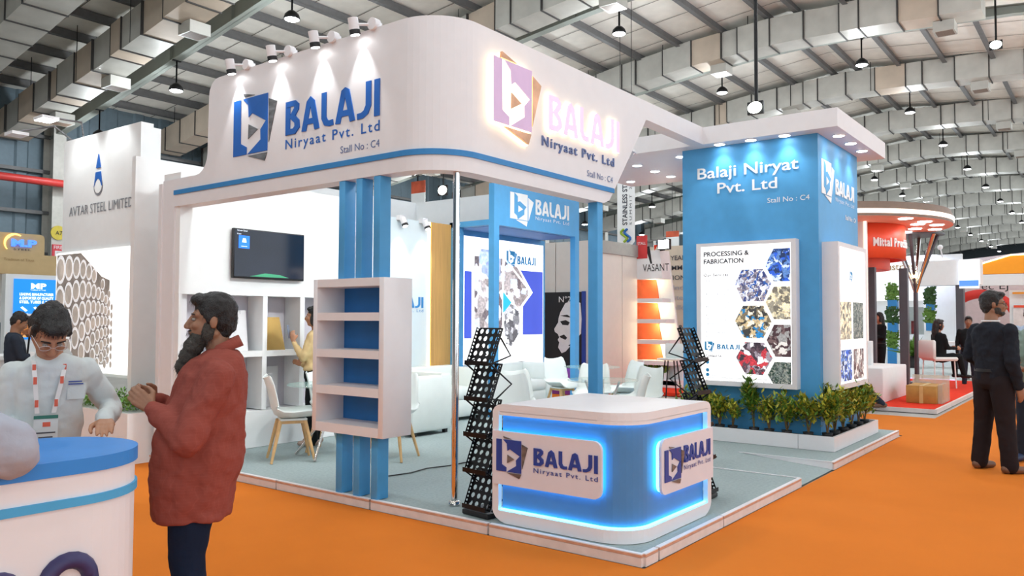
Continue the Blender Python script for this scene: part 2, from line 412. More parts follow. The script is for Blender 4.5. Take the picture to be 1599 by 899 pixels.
# --- logo drawing
L_BL = [(0, 1), (.21, 1), (.22, .21), (.40, .13), (.40, 0), (0, 0)]
L_BR1 = [(.27, 1), (1, 1), (1, .62), (.95, .526), (.55, .715), (.45, .655), (.43, .875)]
L_BR2 = [(1, .62), (1, 0), (.43, 0), (.81, .216), (.80, .39), (.95, .526)]
L_TRI = [(.45, .53), (.72, .41), (.44, .27)]
L_G1 = [(1.03, .90), (1.25, .82), (1.04, .14)]
L_G2 = [(.43, -.03), (1.0, -.03), (.93, -.17)]
L_G3 = [(.27, 1.1), (.32, 1.03), (.62, 1.03)]
def logo(fr, w, h, mb, mg, parent, d=.006, top=True):
    t = lambda P: [(a*w, b*h) for a, b in P]
    b = MB()
    for P in (L_BL, L_BR1, L_BR2): b.prism(t(P), fr, 0, d)
    lg = b.build('logo_mark', mb, parent)
    g = MB()
    for P in [L_TRI, L_G1, L_G2]+([L_G3] if top else []): g.prism(t(P), fr, 0, d)
    g.build('logo_shadow', mg, parent)
    return lg
GL = [('B', .52, [[(.085, 0), (.085, 1)], [(.05, .915), (.33, .915), (.405, .84), (.40, .74), (.25, .53), (.42, .36), (.435, .2), (.33, .085), (.05, .085)]]),
      ('A', .60, [[(.07, 0), (.24, .83), (.30, .915), (.36, .83), (.53, 0)], [(.15, .27), (.45, .27)]]),
      ('L', .40, [[(.085, 1), (.085, .28), (.16, .12), (.28, .085), (.40, .10)]]),
      ('A', .62, [[(.07, 0), (.26, .88), (.31, .93), (.36, .88), (.55, 0)], [(.17, .27), (.45, .27)]]),
      ('J', .44, [[(.345, 1.0), (.345, .34), (.27, .17), (.15, .095), (.0, .085)]]),
      ('I', .17, [[(.085, -.0), (.085, 1)]])]
def balaji(fr, w, h, m, parent, d=.006, th=.165, name='lettering', sep=False, halo=None):
    W = sum(g[1] for g in GL)+.08*5; sx = w/W; o, u, v, n = fr; x = 0; out = MB(); objs = []
    for ch, gw, strokes in GL:
        b = MB() if sep else out
        for si, st in enumerate(strokes):
            pts = [Vector((a, c)) for a, c in st]; L = []; R = []
            for i, p in enumerate(pts):
                d0 = (pts[i]-pts[i-1]).normalized() if i else (pts[1]-pts[0]).normalized()
                d1 = (pts[i+1]-pts[i]).normalized() if i < len(pts)-1 else d0
                nn = Vector((-(d0+d1).y, (d0+d1).x)); nn = nn.normalized() if nn.length > 1e-6 else Vector((0, 1))
                k = th/2/max(.6, nn.dot(Vector((-d0.y, d0.x)))); L.append(p+nn*k); R.append(p-nn*k)
            for i in range(len(pts)-1):
                q = [L[i], L[i+1], R[i+1], R[i]]
                b.prism([((x+max(a.x, -.03))*sx, min(1.0, max(0, a.y))*h) for a in q], fr, -.0004*(i+3*si), d+.0005*(i+3.5*si+.2))
        if sep: b.build('letter', m, parent)
        x += gw+.08
    if not sep: out.build(name, m, parent)
# --- fascia (curved corner), as a cross-section swept in plan
TH = .16; zb, zt = 2.645, 3.85
fas = thing('stall_fascia', 'tall white wraparound fascia with the stall name and rounded corner above the posts', 'fascia', (0, 1.68, zb))
def plan(off):   # outer line, from the left end round the corner to the right, with inward offset
    r = .42-off; P = [(off, 5.6), (off, 2.10)]
    for k in range(1, 12):
        a = pi+ k/12*pi/2; P.append((.42+r*cos(a), 2.10+r*sin(a)))
    return P+[(.42, 1.68+off)]
def band(z0, z1, oo, oi, x_end, extra=None, ylim=None):
    po, pi_ = plan(oo), plan(oi)
    if ylim: po[0] = (po[0][0], ylim); pi_[0] = (pi_[0][0], ylim)
    po.append((x_end, 1.68+oo)); pi_.append((x_end, 1.68+oi))
    m = MB(); m.rings([[(a[0], a[1], z0), (b[0], b[1], z0), (b[0], b[1], z1), (a[0], a[1], z1)] for a, b in zip(po, pi_)], True, True, False)
    return m
b = band(2.93, zt, 0, TH, 2.3, ylim=4.62)
# left end: rounded upper step
fr0 = FX(0, 0, 0)
b2 = band(zb, 2.93, 0, TH, 2.3)
left = [(-4.62, 2.93), (-4.62, zt)]+[(-4.62-.22+0-.0+.0 if 0 else -4.62-.16*sin(k/5*pi/2), zt-.16*(1-cos(k/5*pi/2))) for k in range(1, 6)]+[(-4.79, 3.13)]+[(-4.79-.2*(1-cos(k/5*pi/2)), 3.13-.2*sin(k/5*pi/2)) for k in range(1, 6)]
b.prism(left, fr0, -TH, 0)
b.build('panel', WHITE, fas); b2.build('panel', WHITE, fas)
# right end: slanted, with the opening and the beam to the canopy
fr1 = FY(0, 1.68, 0)
b = MB()
b.prism([(2.3, zb), (2.37, zb), (2.47, zb+.04), (2.55, zb+.13), (3.21, 3.60), (3.24, 3.642), (3.28, 3.65), (3.28, zt), (2.3, zt)], fr1, -TH, 0)
b.prism([(3.28, 3.65), (4.71, 3.64), (4.71, zt), (3.28, zt)], fr1, -TH, 0)
b.build('panel', WHITE, fas)
st = band(2.765, 2.81, -.012, .0, 2.55, ylim=5.38); st.build('blue_stripe', BLUES, fas)
# end column
MB().box(0, .16, 5.38, 5.6, T, zb).build('end_column', WHITE, fas)
MB().box(-.015, .2, 5.6, 5.66, T, 2.9).build('end_board', WHITE, fas)
# left lettering
logo(FX(-.001, 4.345, 3.03), .53, .53, LOGOB, STEEL, fas)
balaji(FX(-.001, 3.55, 3.125), 1.21, .30, LOGOB, fas)
text('lettering', 'Niryaat Pvt. Ltd', FX(0, 3.55, 3.005), w=1.21, h=.085, m=LOGOB, parent=fas, bold=.01, space=1.25)
text('lettering', 'Stall No : C4', FX(0, 2.81, 2.875), w=.47, h=.06, m=GREYTXT, parent=fas)
# right side: back-lit mark and letters standing off the fascia
def lit_poly(P, w, h, fr, mface, name):
    g = MB().prism([(a*w, b*h) for a, b in P], fr, .012, .05); f = MB().prism([(a*w, b*h) for a, b in P], fr, .0502, .056)
    s = g.build('lit_side', LEDWARM2, fas); f.build(name, mface, s)
LEDWARM2 = glow('led_sign_warm', (255, 226, 176), 3.0)
LILAC = mat('lit_lilac', (196, 168, 200), .5, var=.03, emit=.25)
PALEL = glow('lit_cream', (255, 244, 214), 1.1)
PINKL = mat('lit_pale_letters', (222, 190, 214), .5, var=.02, emit=.45)
COPP = mat('lit_copper', (206, 160, 128), .4, .2, var=.35, scale=5, emit=.12)
fr = FY(.56, 1.68, 3.09)
sq = [(0, 1), (1, 1), (1, 0), (0, 0)]
MB().prism([(0, 0), (.52, 0), (.52, .53), (0, .53)], fr, .012, .05).build('lit_side', LEDWARM2, fas)
MB().prism([(0, 0), (.52, 0), (.52, .53), (0, .53)], fr, .0502, .0508).build('lit_face', PALEL, fas)
lo = lambda P: [(a*.52, b*.53) for a, b in P]
m = MB()
for P in (L_BL, L_BR1, L_BR2): m.prism(lo(P), fr, .051, .056)
m.build('logo_mark', LILAC, fas)
m = MB().prism(lo(L_TRI), fr, .051, .056)
for P in ([(1.03, .93), (1.28, .82), (1.03, .1)], [(.3, -.03), (1.0, -.03), (.93, -.2)], [(.22, 1.12), (.2, 1.02), (.6, 1.02)]):
    m.prism(lo(P), fr, .03, .052)
    MB().prism([(a*.52+.005, b*.53-.012) for a, b in P], fr, .012, .03).build('lit_side', LEDWARM2, fas)
m.build('logo_shadow', COPP, fas)
balaji(FY(1.36, 1.68, 3.175), 1.25, .315, LEDWARM2, fas, .03, .2)
fr_ = FY(1.36, 1.649, 3.175); balaji(fr_, 1.25, .315, PINKL, fas, .006, .16)
text('lettering', 'Niryaat Pvt. Ltd', FY(1.30, 1.68, 3.03), w=1.25, h=.085, m=GREYTXT, parent=fas, bold=.01, space=1.25, d=.012)
text('lettering', 'Stall No : C4', FY(2.05, 1.68, 2.865), w=.48, h=.06, m=GREYTXT, parent=fas)
# spot lights on the top edge
def clip_spot(x, y, z, aim, label, group, power, first=None, k=1.):
    """white cylinder spot on a round bracket"""
    d = (Vector(aim)-Vector((x, y, z))).normalized()
    t = thing('spot_lamp', label, 'lamp', (x, y, z), 0, group)
    c = Vector((x, y, z))
    MB().tube([c-d*.06*k, c+d*.035*k], .042*k, 14).build('can', WHITE, t)
    MB().tube([c+d*.035*k, c+d*.075*k], .044*k, 14).build('rim', DARK, t)
    MB().tube([c+d*.0755*k, c+d*.078*k], .036*k, 14).build('lens', LENS, t)
    lamp('spot_light', 'SPOT', c+d*.09*k, power, (.98, .99, 1), aim, .025, 62, .5, t)
    return t
for i, y in enumerate((4.27, 3.64, 3.05, 2.55)):
    t = clip_spot(-.10, y, zt+.02, (.10, y-.02, 2.9), 'white spot lamp on the left fascia top, ' + ('above the blue logo mark', 'second from the logo end', 'third from the logo end', 'nearest the rounded corner')[i], 'spot lamps along the fascia top', 11, )
    MB().tube([(-.03, y-.13, zt+.03), (.03, y-.13, zt+.03)], .05, 16).build('bracket', WHITE, t)
    MB().tube([(-.1, y, zt+.03), (-.0, y-.12, zt+.03)], .012, 6).box(.0, .06, y-.16, y-.10, zt-.0, zt+.05).build('arm', WHITE, t)
# --- posts, steel pole
pp = thing('post_cluster', '', 'posts', (.08, 2.6, T)) if 0 else None
for i, y in enumerate((2.755, 2.545, 2.335)):
    o = thing('blue_post', 'x', 'post', (.07, y+.06, T))
    MB().box(0.005, .125, y, y+.075, T, .573, .004).build('lower_section', BLUE, o)
    MB().box(0.005, .125, y, y+.075, 1.827, zb-.001, .004).build('upper_section', BLUE, o)
    tag(o, 'square sky blue post under the left fascia, ' + ('farthest from the rounded corner', 'middle of the three', 'nearest the rounded corner')[i], 'post', 'three blue posts under the left fascia')
p = thing('steel_pole', 'polished steel pole under the rounded fascia corner', 'pole', (.27, 1.76, T))
MB().tube([(.27, 1.76, T), (.27, 1.76, zb)], .027, 20).build('tube', CHROME, p)
MB().lathe([(.045, 0), (.045, .03), (.03, .035)], (.27, 1.76, T)).build('base_collar', CHROME, p)
p = MB().box(2.26, 2.36, 1.69, 1.80, T, zb, .006).build('blue_post', BLUE); tag(p, 'slim blue post under the right end of the fascia', 'post')
# --- white shelf box round the posts
sb = thing('display_shelf', 'white four-tier open display box with blue backs on the blue posts', 'shelf', (0, 2.6, .58))
x0, x1, y0, y1, z0, z1 = -.07, .24, 2.2, 3.05, .575, 1.825
# carcass as separate boards
by0, by1 = y0+.055, y1-.05
XB = .225
MB().box(x0, x1, y0, by0, z0, z1, .004).build('side_panel', WHITE, sb)
MB().box(x0, x1, by1, y1, z0, z1, .004).build('side_panel', WHITE, sb)
zs = [z0, .905, 1.21, 1.515, z1]
hh = [(z0, z0+.075), (.885, .955), (1.185, 1.25), (1.485, 1.55), (z1-.065, z1)]
for a, c in hh: MB().box(x0+.001, x1-.001, by0, by1, a, c).build('shelf_board', WHITE, sb)
BLUEB = mat('shelf_back_blue', (38, 116, 186), .55, var=.05)
MB().box(XB, x1-.002, by0, by1, z0+.02, z1-.02).build('back_panel', BLUEB, sb)
# --- canopy and tower
cn = thing('tower_canopy', 'flat white canopy with round downlights over the blue tower', 'canopy', (5.8, 2, 3.64))
MB().box(4.71, 6.95, .105, 3.9, 3.64, 3.85).build('canopy_slab', WHITE, cn)
DL = [(5.41, 2.96), (5.94, 2.96), (6.45, 2.96), (5.21, 2.21), (6.49, 3.66), (4.81, 1.51), (4.81, 1.12), (4.81, .72), (5.19, .22), (5.70, .22), (6.23, .22)]
for i, (a, c) in enumerate(DL):
    d = MB().lathe([(.075, 0), (.075, -.006), (.06, -.008)], (a, c, 3.64), 20).build('downlight', WHITE, cn)
    MB().lathe([(.062, 0), (.062, -.0095), (.01, -.0096)], (a, c, 3.64), 20).build('lens', LENS, d)
    lamp('down_light', 'SPOT', (a, c, 3.6), 9 if i > 4 else 12, (.94, .98, 1), (a, c, 0), .04, 110, .8)
tw = thing('blue_tower', 'big sky blue square tower with white stall name lettering under the canopy', 'tower', (5.7, 1.2, T))
MB().box(4.92, 6.62, .38, 2.05, T, 3.64).build('tower_body', BLUE, tw)
text('lettering', 'Balaji Niryat', FX(4.919, 1.845, 3.255), w=1.25, h=.135, m=WHITEM, parent=tw, bold=.012, d=.008, back=0)
text('lettering', 'Pvt. Ltd', FX(4.919, 1.585, 3.055), w=.74, h=.13, m=WHITEM, parent=tw, bold=.012, d=.008)
text('lettering', 'Stall No : C4', FX(4.919, .965, 2.885), w=.49, h=.06, m=WHITEM, parent=tw)
fr = FY(5.04, .379, 2.97)
MB().prism([(0, .0), (.40, 0), (.40, .4), (0, .4)], fr, 0, .004).prism([(.42, .36), (.52, .33), (.42, .03)], fr, 0, .004).prism([(.12, -.01), (.40, -.01), (.37, -.08)], fr, 0, .004).build('logo_mark', WHITEM, tw)
MB().prism([(a*.40, b*.40) for a, b in [(.23, 1), (.42, .87), (.42, .66), (.55, .7), (.92, .52), (.80, .39), (.80, .22), (.43, 0), (.38, .13), (.22, .22)]], fr, .004, .007).build('logo_letter', BLUE, tw)
MB().prism([(a*.40, b*.40) for a, b in L_TRI], fr, .007, .009).build('logo_triangle', WHITEM, tw)
balaji(FY(5.60, .379, 3.02), .84, .19, WHITEM, tw)
text('lettering', 'Niryaat Pvt. Ltd', FY(5.60, .379, 2.94), w=.84, h=.05, m=WHITEM, parent=tw, space=1.2)
text('lettering', 'Stall No : C4', FY(6.02, .379, 2.76), w=.5, h=.055, m=WHITEM, parent=tw, bold=.02)
# --- light box on the tower front
lb = thing('lightbox', 'large white framed lightbox titled processing and fabrication on the blue tower', 'lightbox', (4.86, 1.2, .72))
X0 = 4.79; ya, yb, za, zc = 1.81, .60, .715, 2.435
for q in ((ya, ya-.055, za, zc), (yb+.055, yb, za, zc), (ya-.055, yb+.055, za, za+.055), (ya-.055, yb+.055, zc-.04, zc)):
    MB().box(X0, 4.92, q[1], q[0], q[2], q[3]).build('frame_bar', WHITE, lb)
MB().box(X0+.02, X0+.03, yb+.05, ya-.05, za+.05, zc-.035).build('lit_panel', BACKLIT, lb)
def photo(name, cols, sc=9., emit=.55, dist=.5):
    """printed picture: patches of a few colours"""
    if name in MATS: return MATS[name]
    m = bpy.data.materials.new(name); m.use_nodes = True; MATS[name] = m; nt = m.node_tree; b = nt.nodes['Principled BSDF']
    tc = nt.nodes.new('ShaderNodeTexCoord'); v = nt.nodes.new('ShaderNodeTexVoronoi'); v.inputs['Scale'].default_value = sc*1.5; v.distance = 'CHEBYCHEV'
    n = nt.nodes.new('ShaderNodeTexNoise'); n.inputs['Scale'].default_value = sc*.6; n.inputs['Detail'].default_value = 6
    mx = nt.nodes.new('ShaderNodeMix'); mx.data_type = 'VECTOR'; mx.inputs[0].default_value = dist*.3
    nt.links.new(tc.outputs['Object'], n.inputs['Vector'])
    nt.links.new(tc.outputs['Object'], mx.inputs[4]); nt.links.new(n.outputs['Color'], mx.inputs[5])
    nt.links.new(mx.outputs[1], v.inputs['Vector'])
    sp = nt.nodes.new('ShaderNodeSeparateColor'); nt.links.new(v.outputs['Color'], sp.inputs[0])
    r = nt.nodes.new('ShaderNodeValToRGB'); r.color_ramp.interpolation = 'CONSTANT'; el = r.color_ramp.elements
    while len(el) < len(cols): el.new(.5)
    for i, c in enumerate(cols): el[i].position = i/len(cols); el[i].color = (*lin(c), 1)
    nt.links.new(sp.outputs[0], r.inputs[0])
    n2 = nt.nodes.new('ShaderNodeTexNoise'); n2.inputs['Scale'].default_value = sc*5
    m2 = nt.nodes.new('ShaderNodeMix'); m2.data_type = 'RGBA'; m2.blend_type = 'OVERLAY'; m2.inputs[0].default_value = .8
    nt.links.new(tc.outputs['Object'], n2.inputs['Vector'])
    nt.links.new(r.outputs[0], m2.inputs[6]); nt.links.new(n2.outputs[0], m2.inputs[7])
    nt.links.new(m2.outputs[2], b.inputs['Base Color'])
    if emit: nt.links.new(m2.outputs[2], b.inputs['Emission Color']); b.inputs['Emission Strength'].default_value = emit
    b.inputs['Roughness'].default_value = .5
    return m
PH = [photo('print_workshop', [(90, 90, 110), (200, 205, 220), (60, 70, 120), (235, 235, 240), (150, 140, 150), (40, 90, 170)], 24),
      photo('print_machine', [(120, 110, 90), (200, 180, 140), (60, 60, 60), (40, 130, 190), (230, 225, 210)], 18),
      photo('print_pipes', [(90, 70, 80), (60, 50, 60), (150, 140, 150), (230, 230, 235), (190, 60, 70)], 14),
      photo('print_blue_machine', [(40, 70, 130), (90, 130, 190), (30, 50, 90), (200, 215, 235), (40, 90, 200)], 18),
      photo('print_yard', [(150, 145, 130), (200, 190, 160), (110, 105, 95), (230, 220, 190)], 16),
      photo('print_tube', [(70, 50, 55), (110, 90, 90), (220, 215, 210), (150, 150, 150)], 14),
      photo('print_plant', [(60, 70, 70), (110, 120, 115), (150, 150, 140), (40, 60, 50)], 34)]
HEX = [([(1.33, 1.93), (1.24, 2.10), (.99, 2.10), (.89, 1.93), (.98, 1.72), (1.23, 1.72)], 0), ([(1.33, 1.49), (1.23, 1.67), (.98, 1.67), (.89, 1.48), (.99, 1.29), (1.22, 1.29)], 1),
       ([(1.32, 1.06), (1.21, 1.24), (.98, 1.24), (.88, 1.06), (1.0, .86), (1.21, .87)], 2), ([(.96, 2.14), (.86, 2.33), (.67, 2.33), (.67, 1.95), (.86, 1.95)], 3),
       ([(.96, 1.71), (.86, 1.89), (.67, 1.89), (.67, 1.51), (.86, 1.51)], 4), ([(.95, 1.27), (.86, 1.45), (.67, 1.45), (.67, 1.08), (.85, 1.08)], 5), ([(.94, .87), (.86, 1.02), (.67, 1.02), (.67, .77), (.88, .77)], 6)]
FL = (Vector((X0+.02, 0, 0)), Vector((0, 1, 0)), Vector((0, 0, 1)), Vector((-1, 0, 0)))
for P, k in HEX: MB().prism([(a, b_) for a, b_ in P], FL, 0, .003).build('photo_print', PH[k], lb)
INK = mat('print_ink', (70, 72, 80), .6); INKL = mat('print_ink_pale', (172, 176, 186), .6); INKB = mat('print_ink_blue', (50, 150, 205), .6)
q = lambda y, z: FX(X0+.019, y, z)
text('print', 'PROCESSING &', q(1.72, 2.275), w=.57, h=.055, m=INK, parent=lb, bold=.03)
text('print', 'FABRICATION', q(1.72, 2.185), w=.5, h=.055, m=INK, parent=lb, bold=.03)
text('print', 'in house', q(1.72, 2.12), w=.2, h=.025, m=INKL, parent=lb)
text('print', 'Our Services:', q(1.72, 2.03), w=.33, h=.035, m=INK, parent=lb, bold=.02, space=1.2)
for i, s_ in enumerate(['Machining', 'Fabrication', 'Laser Cutting', 'Drilling', 'CNC Turning', 'Hydro Testing', 'Bevelling', 'Honing Machine', 'Polishing', 'Threading', 'Annealing', 'Tube Cutting', 'Bending', 'Inspection']):
    text('print', s_, q(1.69, 1.96-i*.0515), w=.2+.012*len(s_)*(.6), h=.024, m=INKL, parent=lb)
logo(q(1.715, 1.135), .10, .105, INKB, INKB, lb, .002, False)
balaji(q(1.555, 1.15), .28, .06, INKB, lb, .002)
text('print', 'Contact Us', q(1.70, 1.055), w=.2, h=.03, m=INK, parent=lb, bold=.02)
for i, zz in enumerate((.99, .895, .84)):
    MB().tube([(X0+.02, 1.68, zz), (X0+.017, 1.68, zz)], .022, 14).build('icon', INKB, lb)
    text('print', ('+91 98250 00000', 'info@mail.com', 'www.mail.com')[i], q(1.64, zz-.012), w=.28, h=.022, m=INKL, parent=lb)
text('print', 'Warehouse No. 4, Bombay Road, Godown Compound, Mumbai, India', q(1.72, .80), w=.78, h=.022, m=INK, parent=lb)
text('print', 'Office: 1st Floor, Central Building, Girgaum Road, Mumbai 400 004', q(1.72, .765), w=.82, h=.022, m=INK, parent=lb)
# --- light box on the tower's aisle side
lb2 = thing('lightbox', 'narrow white framed lightbox on the aisle side of the blue tower', 'lightbox', (5.6, .3, .72))
xa, xb, za, zc = 5.03, 6.30, .715, 2.40
for q_ in ((xa, xa+.06, za, zc), (xb-.06, xb, za, zc), (xa+.06, xb-.06, za, za+.06), (xa+.06, xb-.06, zc-.05, zc)):
    MB().box(q_[0], q_[1], .2, .38, q_[2], q_[3]).build('frame_bar', WHITE, lb2)
MB().box(xa+.05, xb-.05, .215, .23, za+.05, zc-.04).build('lit_panel', BACKLIT, lb2)
for (a, c, d, e, k) in ((5.14, 5.60, 1.28, 1.72, 4), (5.68, 6.14, 1.28, 1.72, 6), (5.14, 5.60, .80, 1.16, 3), (5.68, 6.14, .80, 1.16, 5)):
    MB().box(a, c, .211, .214, d, e).build('photo_print', PH[k], lb2)
text('print', 'STAINLESS STEEL TUBES', FY(5.15, .214, 2.20), w=.95, h=.035, m=INKL, parent=lb2)
logo(FY(5.55, .214, 1.98), .1, .1, INKB, INKB, lb2, .002, False)
text('print', 'OUR PRODUCTS', FY(5.2, .214, 2.02), w=.3, h=.03, m=INKL, parent=lb2); text('print', 'ALLOYS', FY(5.8, .214, 1.82), w=.2, h=.05, m=NAVY, parent=lb2)
text('print', 'INDUSTRIAL PIPES, FLANGES, VALVES', FY(5.12, .214, 1.20), w=1.05, h=.03, m=INKL, parent=lb2)
# --- planter round the tower foot
pl = thing('planter_box', 'long low white planter trough round the foot of the blue tower', 'planter', (4.8, .3, T))
ztp = .237
SOIL = mat('dark_soil', (44, 34, 28), .95, var=.3, scale=30, bump=.6, bscale=40)
for a in ((4.64, 4.665, .55, 2.0), (4.64, 6.6, .16, .185), (4.64, 4.665, .185, .545), (6.575, 6.6, .185, .38)):
    MB().box(a[0], a[1], a[2], a[3], T, ztp).build('board', WHITE, pl)
MB().box(4.665, 4.92, .185, 2.0, T, ztp-.03).box(4.92, 6.575, .185, .38, T, ztp-.03).build('soil', SOIL, pl)
LEAFS = [mat('leaf_green', (92, 132, 46), .5, var=.35, scale=25), mat('leaf_yellow', (176, 172, 54), .5, var=.35, scale=25), mat('leaf_dark', (48, 84, 34), .5, var=.3, scale=25)]
STEM = mat('shrub_stem', (112, 92, 60), .8, var=.2)
POT = mat('black_nursery_pot', (26, 26, 28), .6)
def shrub(x, y, h, r, n, k, label, z=ztp-.03, group='croton shrubs in the tower planter', name='croton_shrub', cat='shrub', leaf=.085):
    r *= 1.25; h *= 1.12
    t = thing(name, label, cat, (x, y, z), 0, group); rnd = random.Random(int(x*977+y*331))
    sm = MB(); lf = [MB(), MB()]
    MB().lathe([(.05, 0), (.06, .045), (.055, .045)], (x, y, z), 12).build('pot', POT, t)
    for i in range(5):
        a = rnd.random()*6.28; rr = r*rnd.uniform(.3, .8)
        p = [Vector((x, y, z+.02)), Vector((x+rr*.3*cos(a), y+rr*.3*sin(a), z+h*.35)), Vector((x+rr*cos(a), y+rr*sin(a), z+h*rnd.uniform(.7, .95)))]
        sm.tube(p, [.008, .006, .003], 5)
        for j in range(int(n*1.5)):
            u = rnd.uniform(.0, 1); c = p[1].lerp(p[2], u**.7)+Vector((rnd.gauss(0, r*.22), rnd.gauss(0, r*.22), rnd.gauss(0, h*.09)))
            b_ = rnd.random()*6.28; e = rnd.uniform(.1, 1.2); L = leaf*rnd.uniform(.6, 1.2); W = L*.2
            d = Vector((cos(b_)*cos(e), sin(b_)*cos(e), sin(e))); s_ = Vector((-sin(b_), cos(b_), 0)); nn = d.cross(s_)
            lf[0 if rnd.random() < k else 1].add([c, c+d*L*.45+s_*W-nn*.004, c+d*L, c+d*L*.45-s_*W-nn*.004], [(0, 1, 2, 3)])
    sm.build('stem', STEM, t)
    lf[0].build('foliage', LEAFS[0], t, kind='stuff'); lf[1].build('foliage', LEAFS[1], t, kind='stuff')
    return t
specs = [(4.79, 1.90, .38, .13, 50, .6, 'shrub at the far left end of the tower planter, behind the counter'),
         (4.79, 1.72, .40, .13, 60, .5, 'bushy shrub second from the left end of the tower planter'),
         (4.79, 1.52, .36, .14, 50, .3, 'yellowish shrub under the lower left of the big lightbox'),
         (4.79, 1.36, .33, .11, 30, .4, 'thin shrub under the middle of the big lightbox'),
         (4.79, 1.10, .60, .09, 80, .8, 'tallest dark green shrub in front of the big lightbox'),
         (4.79, .92, .34, .11, 35, .4, 'sparse shrub just beside the tallest shrub'),
         (4.79, .72, .40, .15, 70, .6, 'round shrub below the lower right of the big lightbox'),
         (4.79, .48, .38, .12, 40, .4, 'loose shrub beside the tower corner'),
         (4.85, .29, .46, .14, 90, .5, 'dense shrub at the outer corner of the planter'),
         (5.10, .28, .50, .13, 80, .3, 'yellow green shrub second along the aisle side'),
         (5.45, .28, .40, .15, 70, .4, 'low spreading shrub in the middle of the aisle side'),
         (5.80, .28, .44, .13, 80, .6, 'dark shrub third from the far end of the aisle side'),
         (6.12, .28, .46, .13, 80, .4, 'shrub second from the far end of the aisle side'),
         (6.42, .28, .42, .12, 80, .3, 'yellow shrub at the far end of the aisle side')]
for s_ in specs: shrub(*s_)
# --- reception counter
ct = thing('reception_counter', 'white and blue reception counter with glowing blue recesses and name panels', 'counter', (.65, .66, T))
zc0, zc1 = .078, .905; R = .22
body = rbox(.10, 1.19, .14, 1.16, R, 8, (0, 0, 1, 0))
CBL = mat('counter_blue', (70, 132, 188), .5, var=.04)
ztop = zc1
MB().prism(body, (Vector((0, 0, 0)), Vector((1, 0, 0)), Vector((0, 1, 0)), Vector((0, 0, 1))), zc0+.03, ztop-.05).build('blue_body', CBL, ct)
XY = (Vector((0, 0, 0)), Vector((1, 0, 0)), Vector((0, 1, 0)), Vector((0, 0, 1)))
outer = rbox(.06, 1.25, .10, 1.22, R+.04, 9, (0, 0, 1, 0))
def slab(zs_, name, rnd=None):
    m = MB(); rings = []
    for z, k in zs_:
        rings.append([(min(x, 1.25-k), min(y, 1.22-k), z) for x, y in outer])
    m.rings(rings); m.build(name, WHITE, ct)
slab([(ztop-.055, 0), (ztop-.045, .004), (ztop-.025, .018), (ztop-.01, .042), (ztop, .085)], 'counter_top')
# the white base bends round the front corner: its lower edge band
slab([(zc0, .11), (zc0+.012, .07), (zc0+.035, .03), (zc0+.06, .01), (zc0+.085, 0)], 'base_band')
# end cheeks with rounded outer corners
def cheek(fr, s0, s1):
    # vertical white band at the ends of the two faces, rounded
    MB().prism([(s0-.008 if s0 > .5 else s0, .163), (s1, .163), (s1, ztop-.055), (s0-.008 if s0 > .5 else s0, ztop-.055)], fr, -.036, 0).build('end_band', WHITE, ct)
cheek(FX(.06, 1.22, 0), 0, .055); cheek(FY(0, .10, 0), 1.195, 1.25)
# led strips behind the white edges, in both recesses, top and bottom
def ring_strip(z):
    o1 = rbox(.075, 1.19, .115, 1.16, R+.025, 9, (0, 0, 1, 0)); o2 = rbox(.088, 1.18, .128, 1.15, R+.012, 9, (0, 0, 1, 0))
    k0 = [i for i, p in enumerate(o1)]; a = [p for p in o1][2:13]; c = [p for p in o2][2:13]
    pts1 = [(.075, 1.16)]+[p for p in o1 if p[0] < .4 and p[1] < .5]+[(1.19, .115)]
    pts2 = [(.088, 1.16)]+[p for p in o2 if p[0] < .4 and p[1] < .5]+[(1.19, .128)]
    n = min(len(pts1), len(pts2))
    m = MB().rings([[(p[0], p[1], z-.006), (q_[0], q_[1], z-.006), (q_[0], q_[1], z+.006), (p[0], p[1], z+.006)] for p, q_ in zip(pts1[:n], pts2[:n])])
    m.build('led_strip', LEDC, ct)
    return pts1[:n]
def lip(z0_, z1_):
    ps_ = [p for p in outer if p[0] < .5 and p[1] < .6]; ps_ = [(.06, 1.16)]+ps_+[(1.19, .10)]
    pi2 = [(.074, 1.16)]+[(.074+(p[0]-.06)*.95, .114+(p[1]-.10)*.95) for p in ps_[1:-1]]+[(1.19, .114)]
    MB().rings([[(a[0], a[1], z0_), (b_[0], b_[1], z0_), (b_[0], b_[1], z1_), (a[0], a[1], z1_)] for a, b_ in zip(ps_, pi2)]).build('edge_lip', WHITE, ct)
lip(ztop-.078, ztop-.053)
ring_strip(ztop-.063); ring_strip(zc0+.093)
for f, s in ((FX(.06, 1.22, 0), (.06, .064)),):
    MB().prism([(s[0]-.012, .17), (s[1]-.012, .17), (s[1]-.012, .84), (s[0]-.012, .84)], f, -.038, -.031).build('led_strip', LEDC, ct)
# name panels on both faces
PANELC = mat('name_panel_white', (226, 222, 228), .5, var=.015)
def npanel(fr, w, h, right):
    P = rbox(0, w, 0, h, .06, 6, (1, 0, 0, 1) if right else (0, 1, 1, 0))
    pnl = MB().prism(P, fr, .0, .02).build('name_panel', PANELC, ct)
    P2 = [(min(max(a, .02), w-.02) if 0 else a, b_) for a, b_ in rbox(.0 if right else -.0, w-.014 if right else w, .014, h-.014, .06, 6, (1, 0, 0, 1) if right else (0, 1, 1, 0))]
    MB().prism(P2, fr, -.022, -.012).build('led_halo', LEDC, ct)
    return pnl
pa = npanel(FX(.06, 1.205, .35), .89, .37, True)
pb = npanel(FY(.41, .10, .345), .83, .365, False)
logo(FX(.039, 1.165, .445), .215, .22, NAVY, STEEL, pa); balaji(FX(.039, .845, .515), .505, .115, NAVY, pa)
text('lettering', 'Niryaat Pvt. Ltd', FX(.039, .845, .465), w=.505, h=.032, m=NAVY, parent=pa, bold=.01, space=1.25)
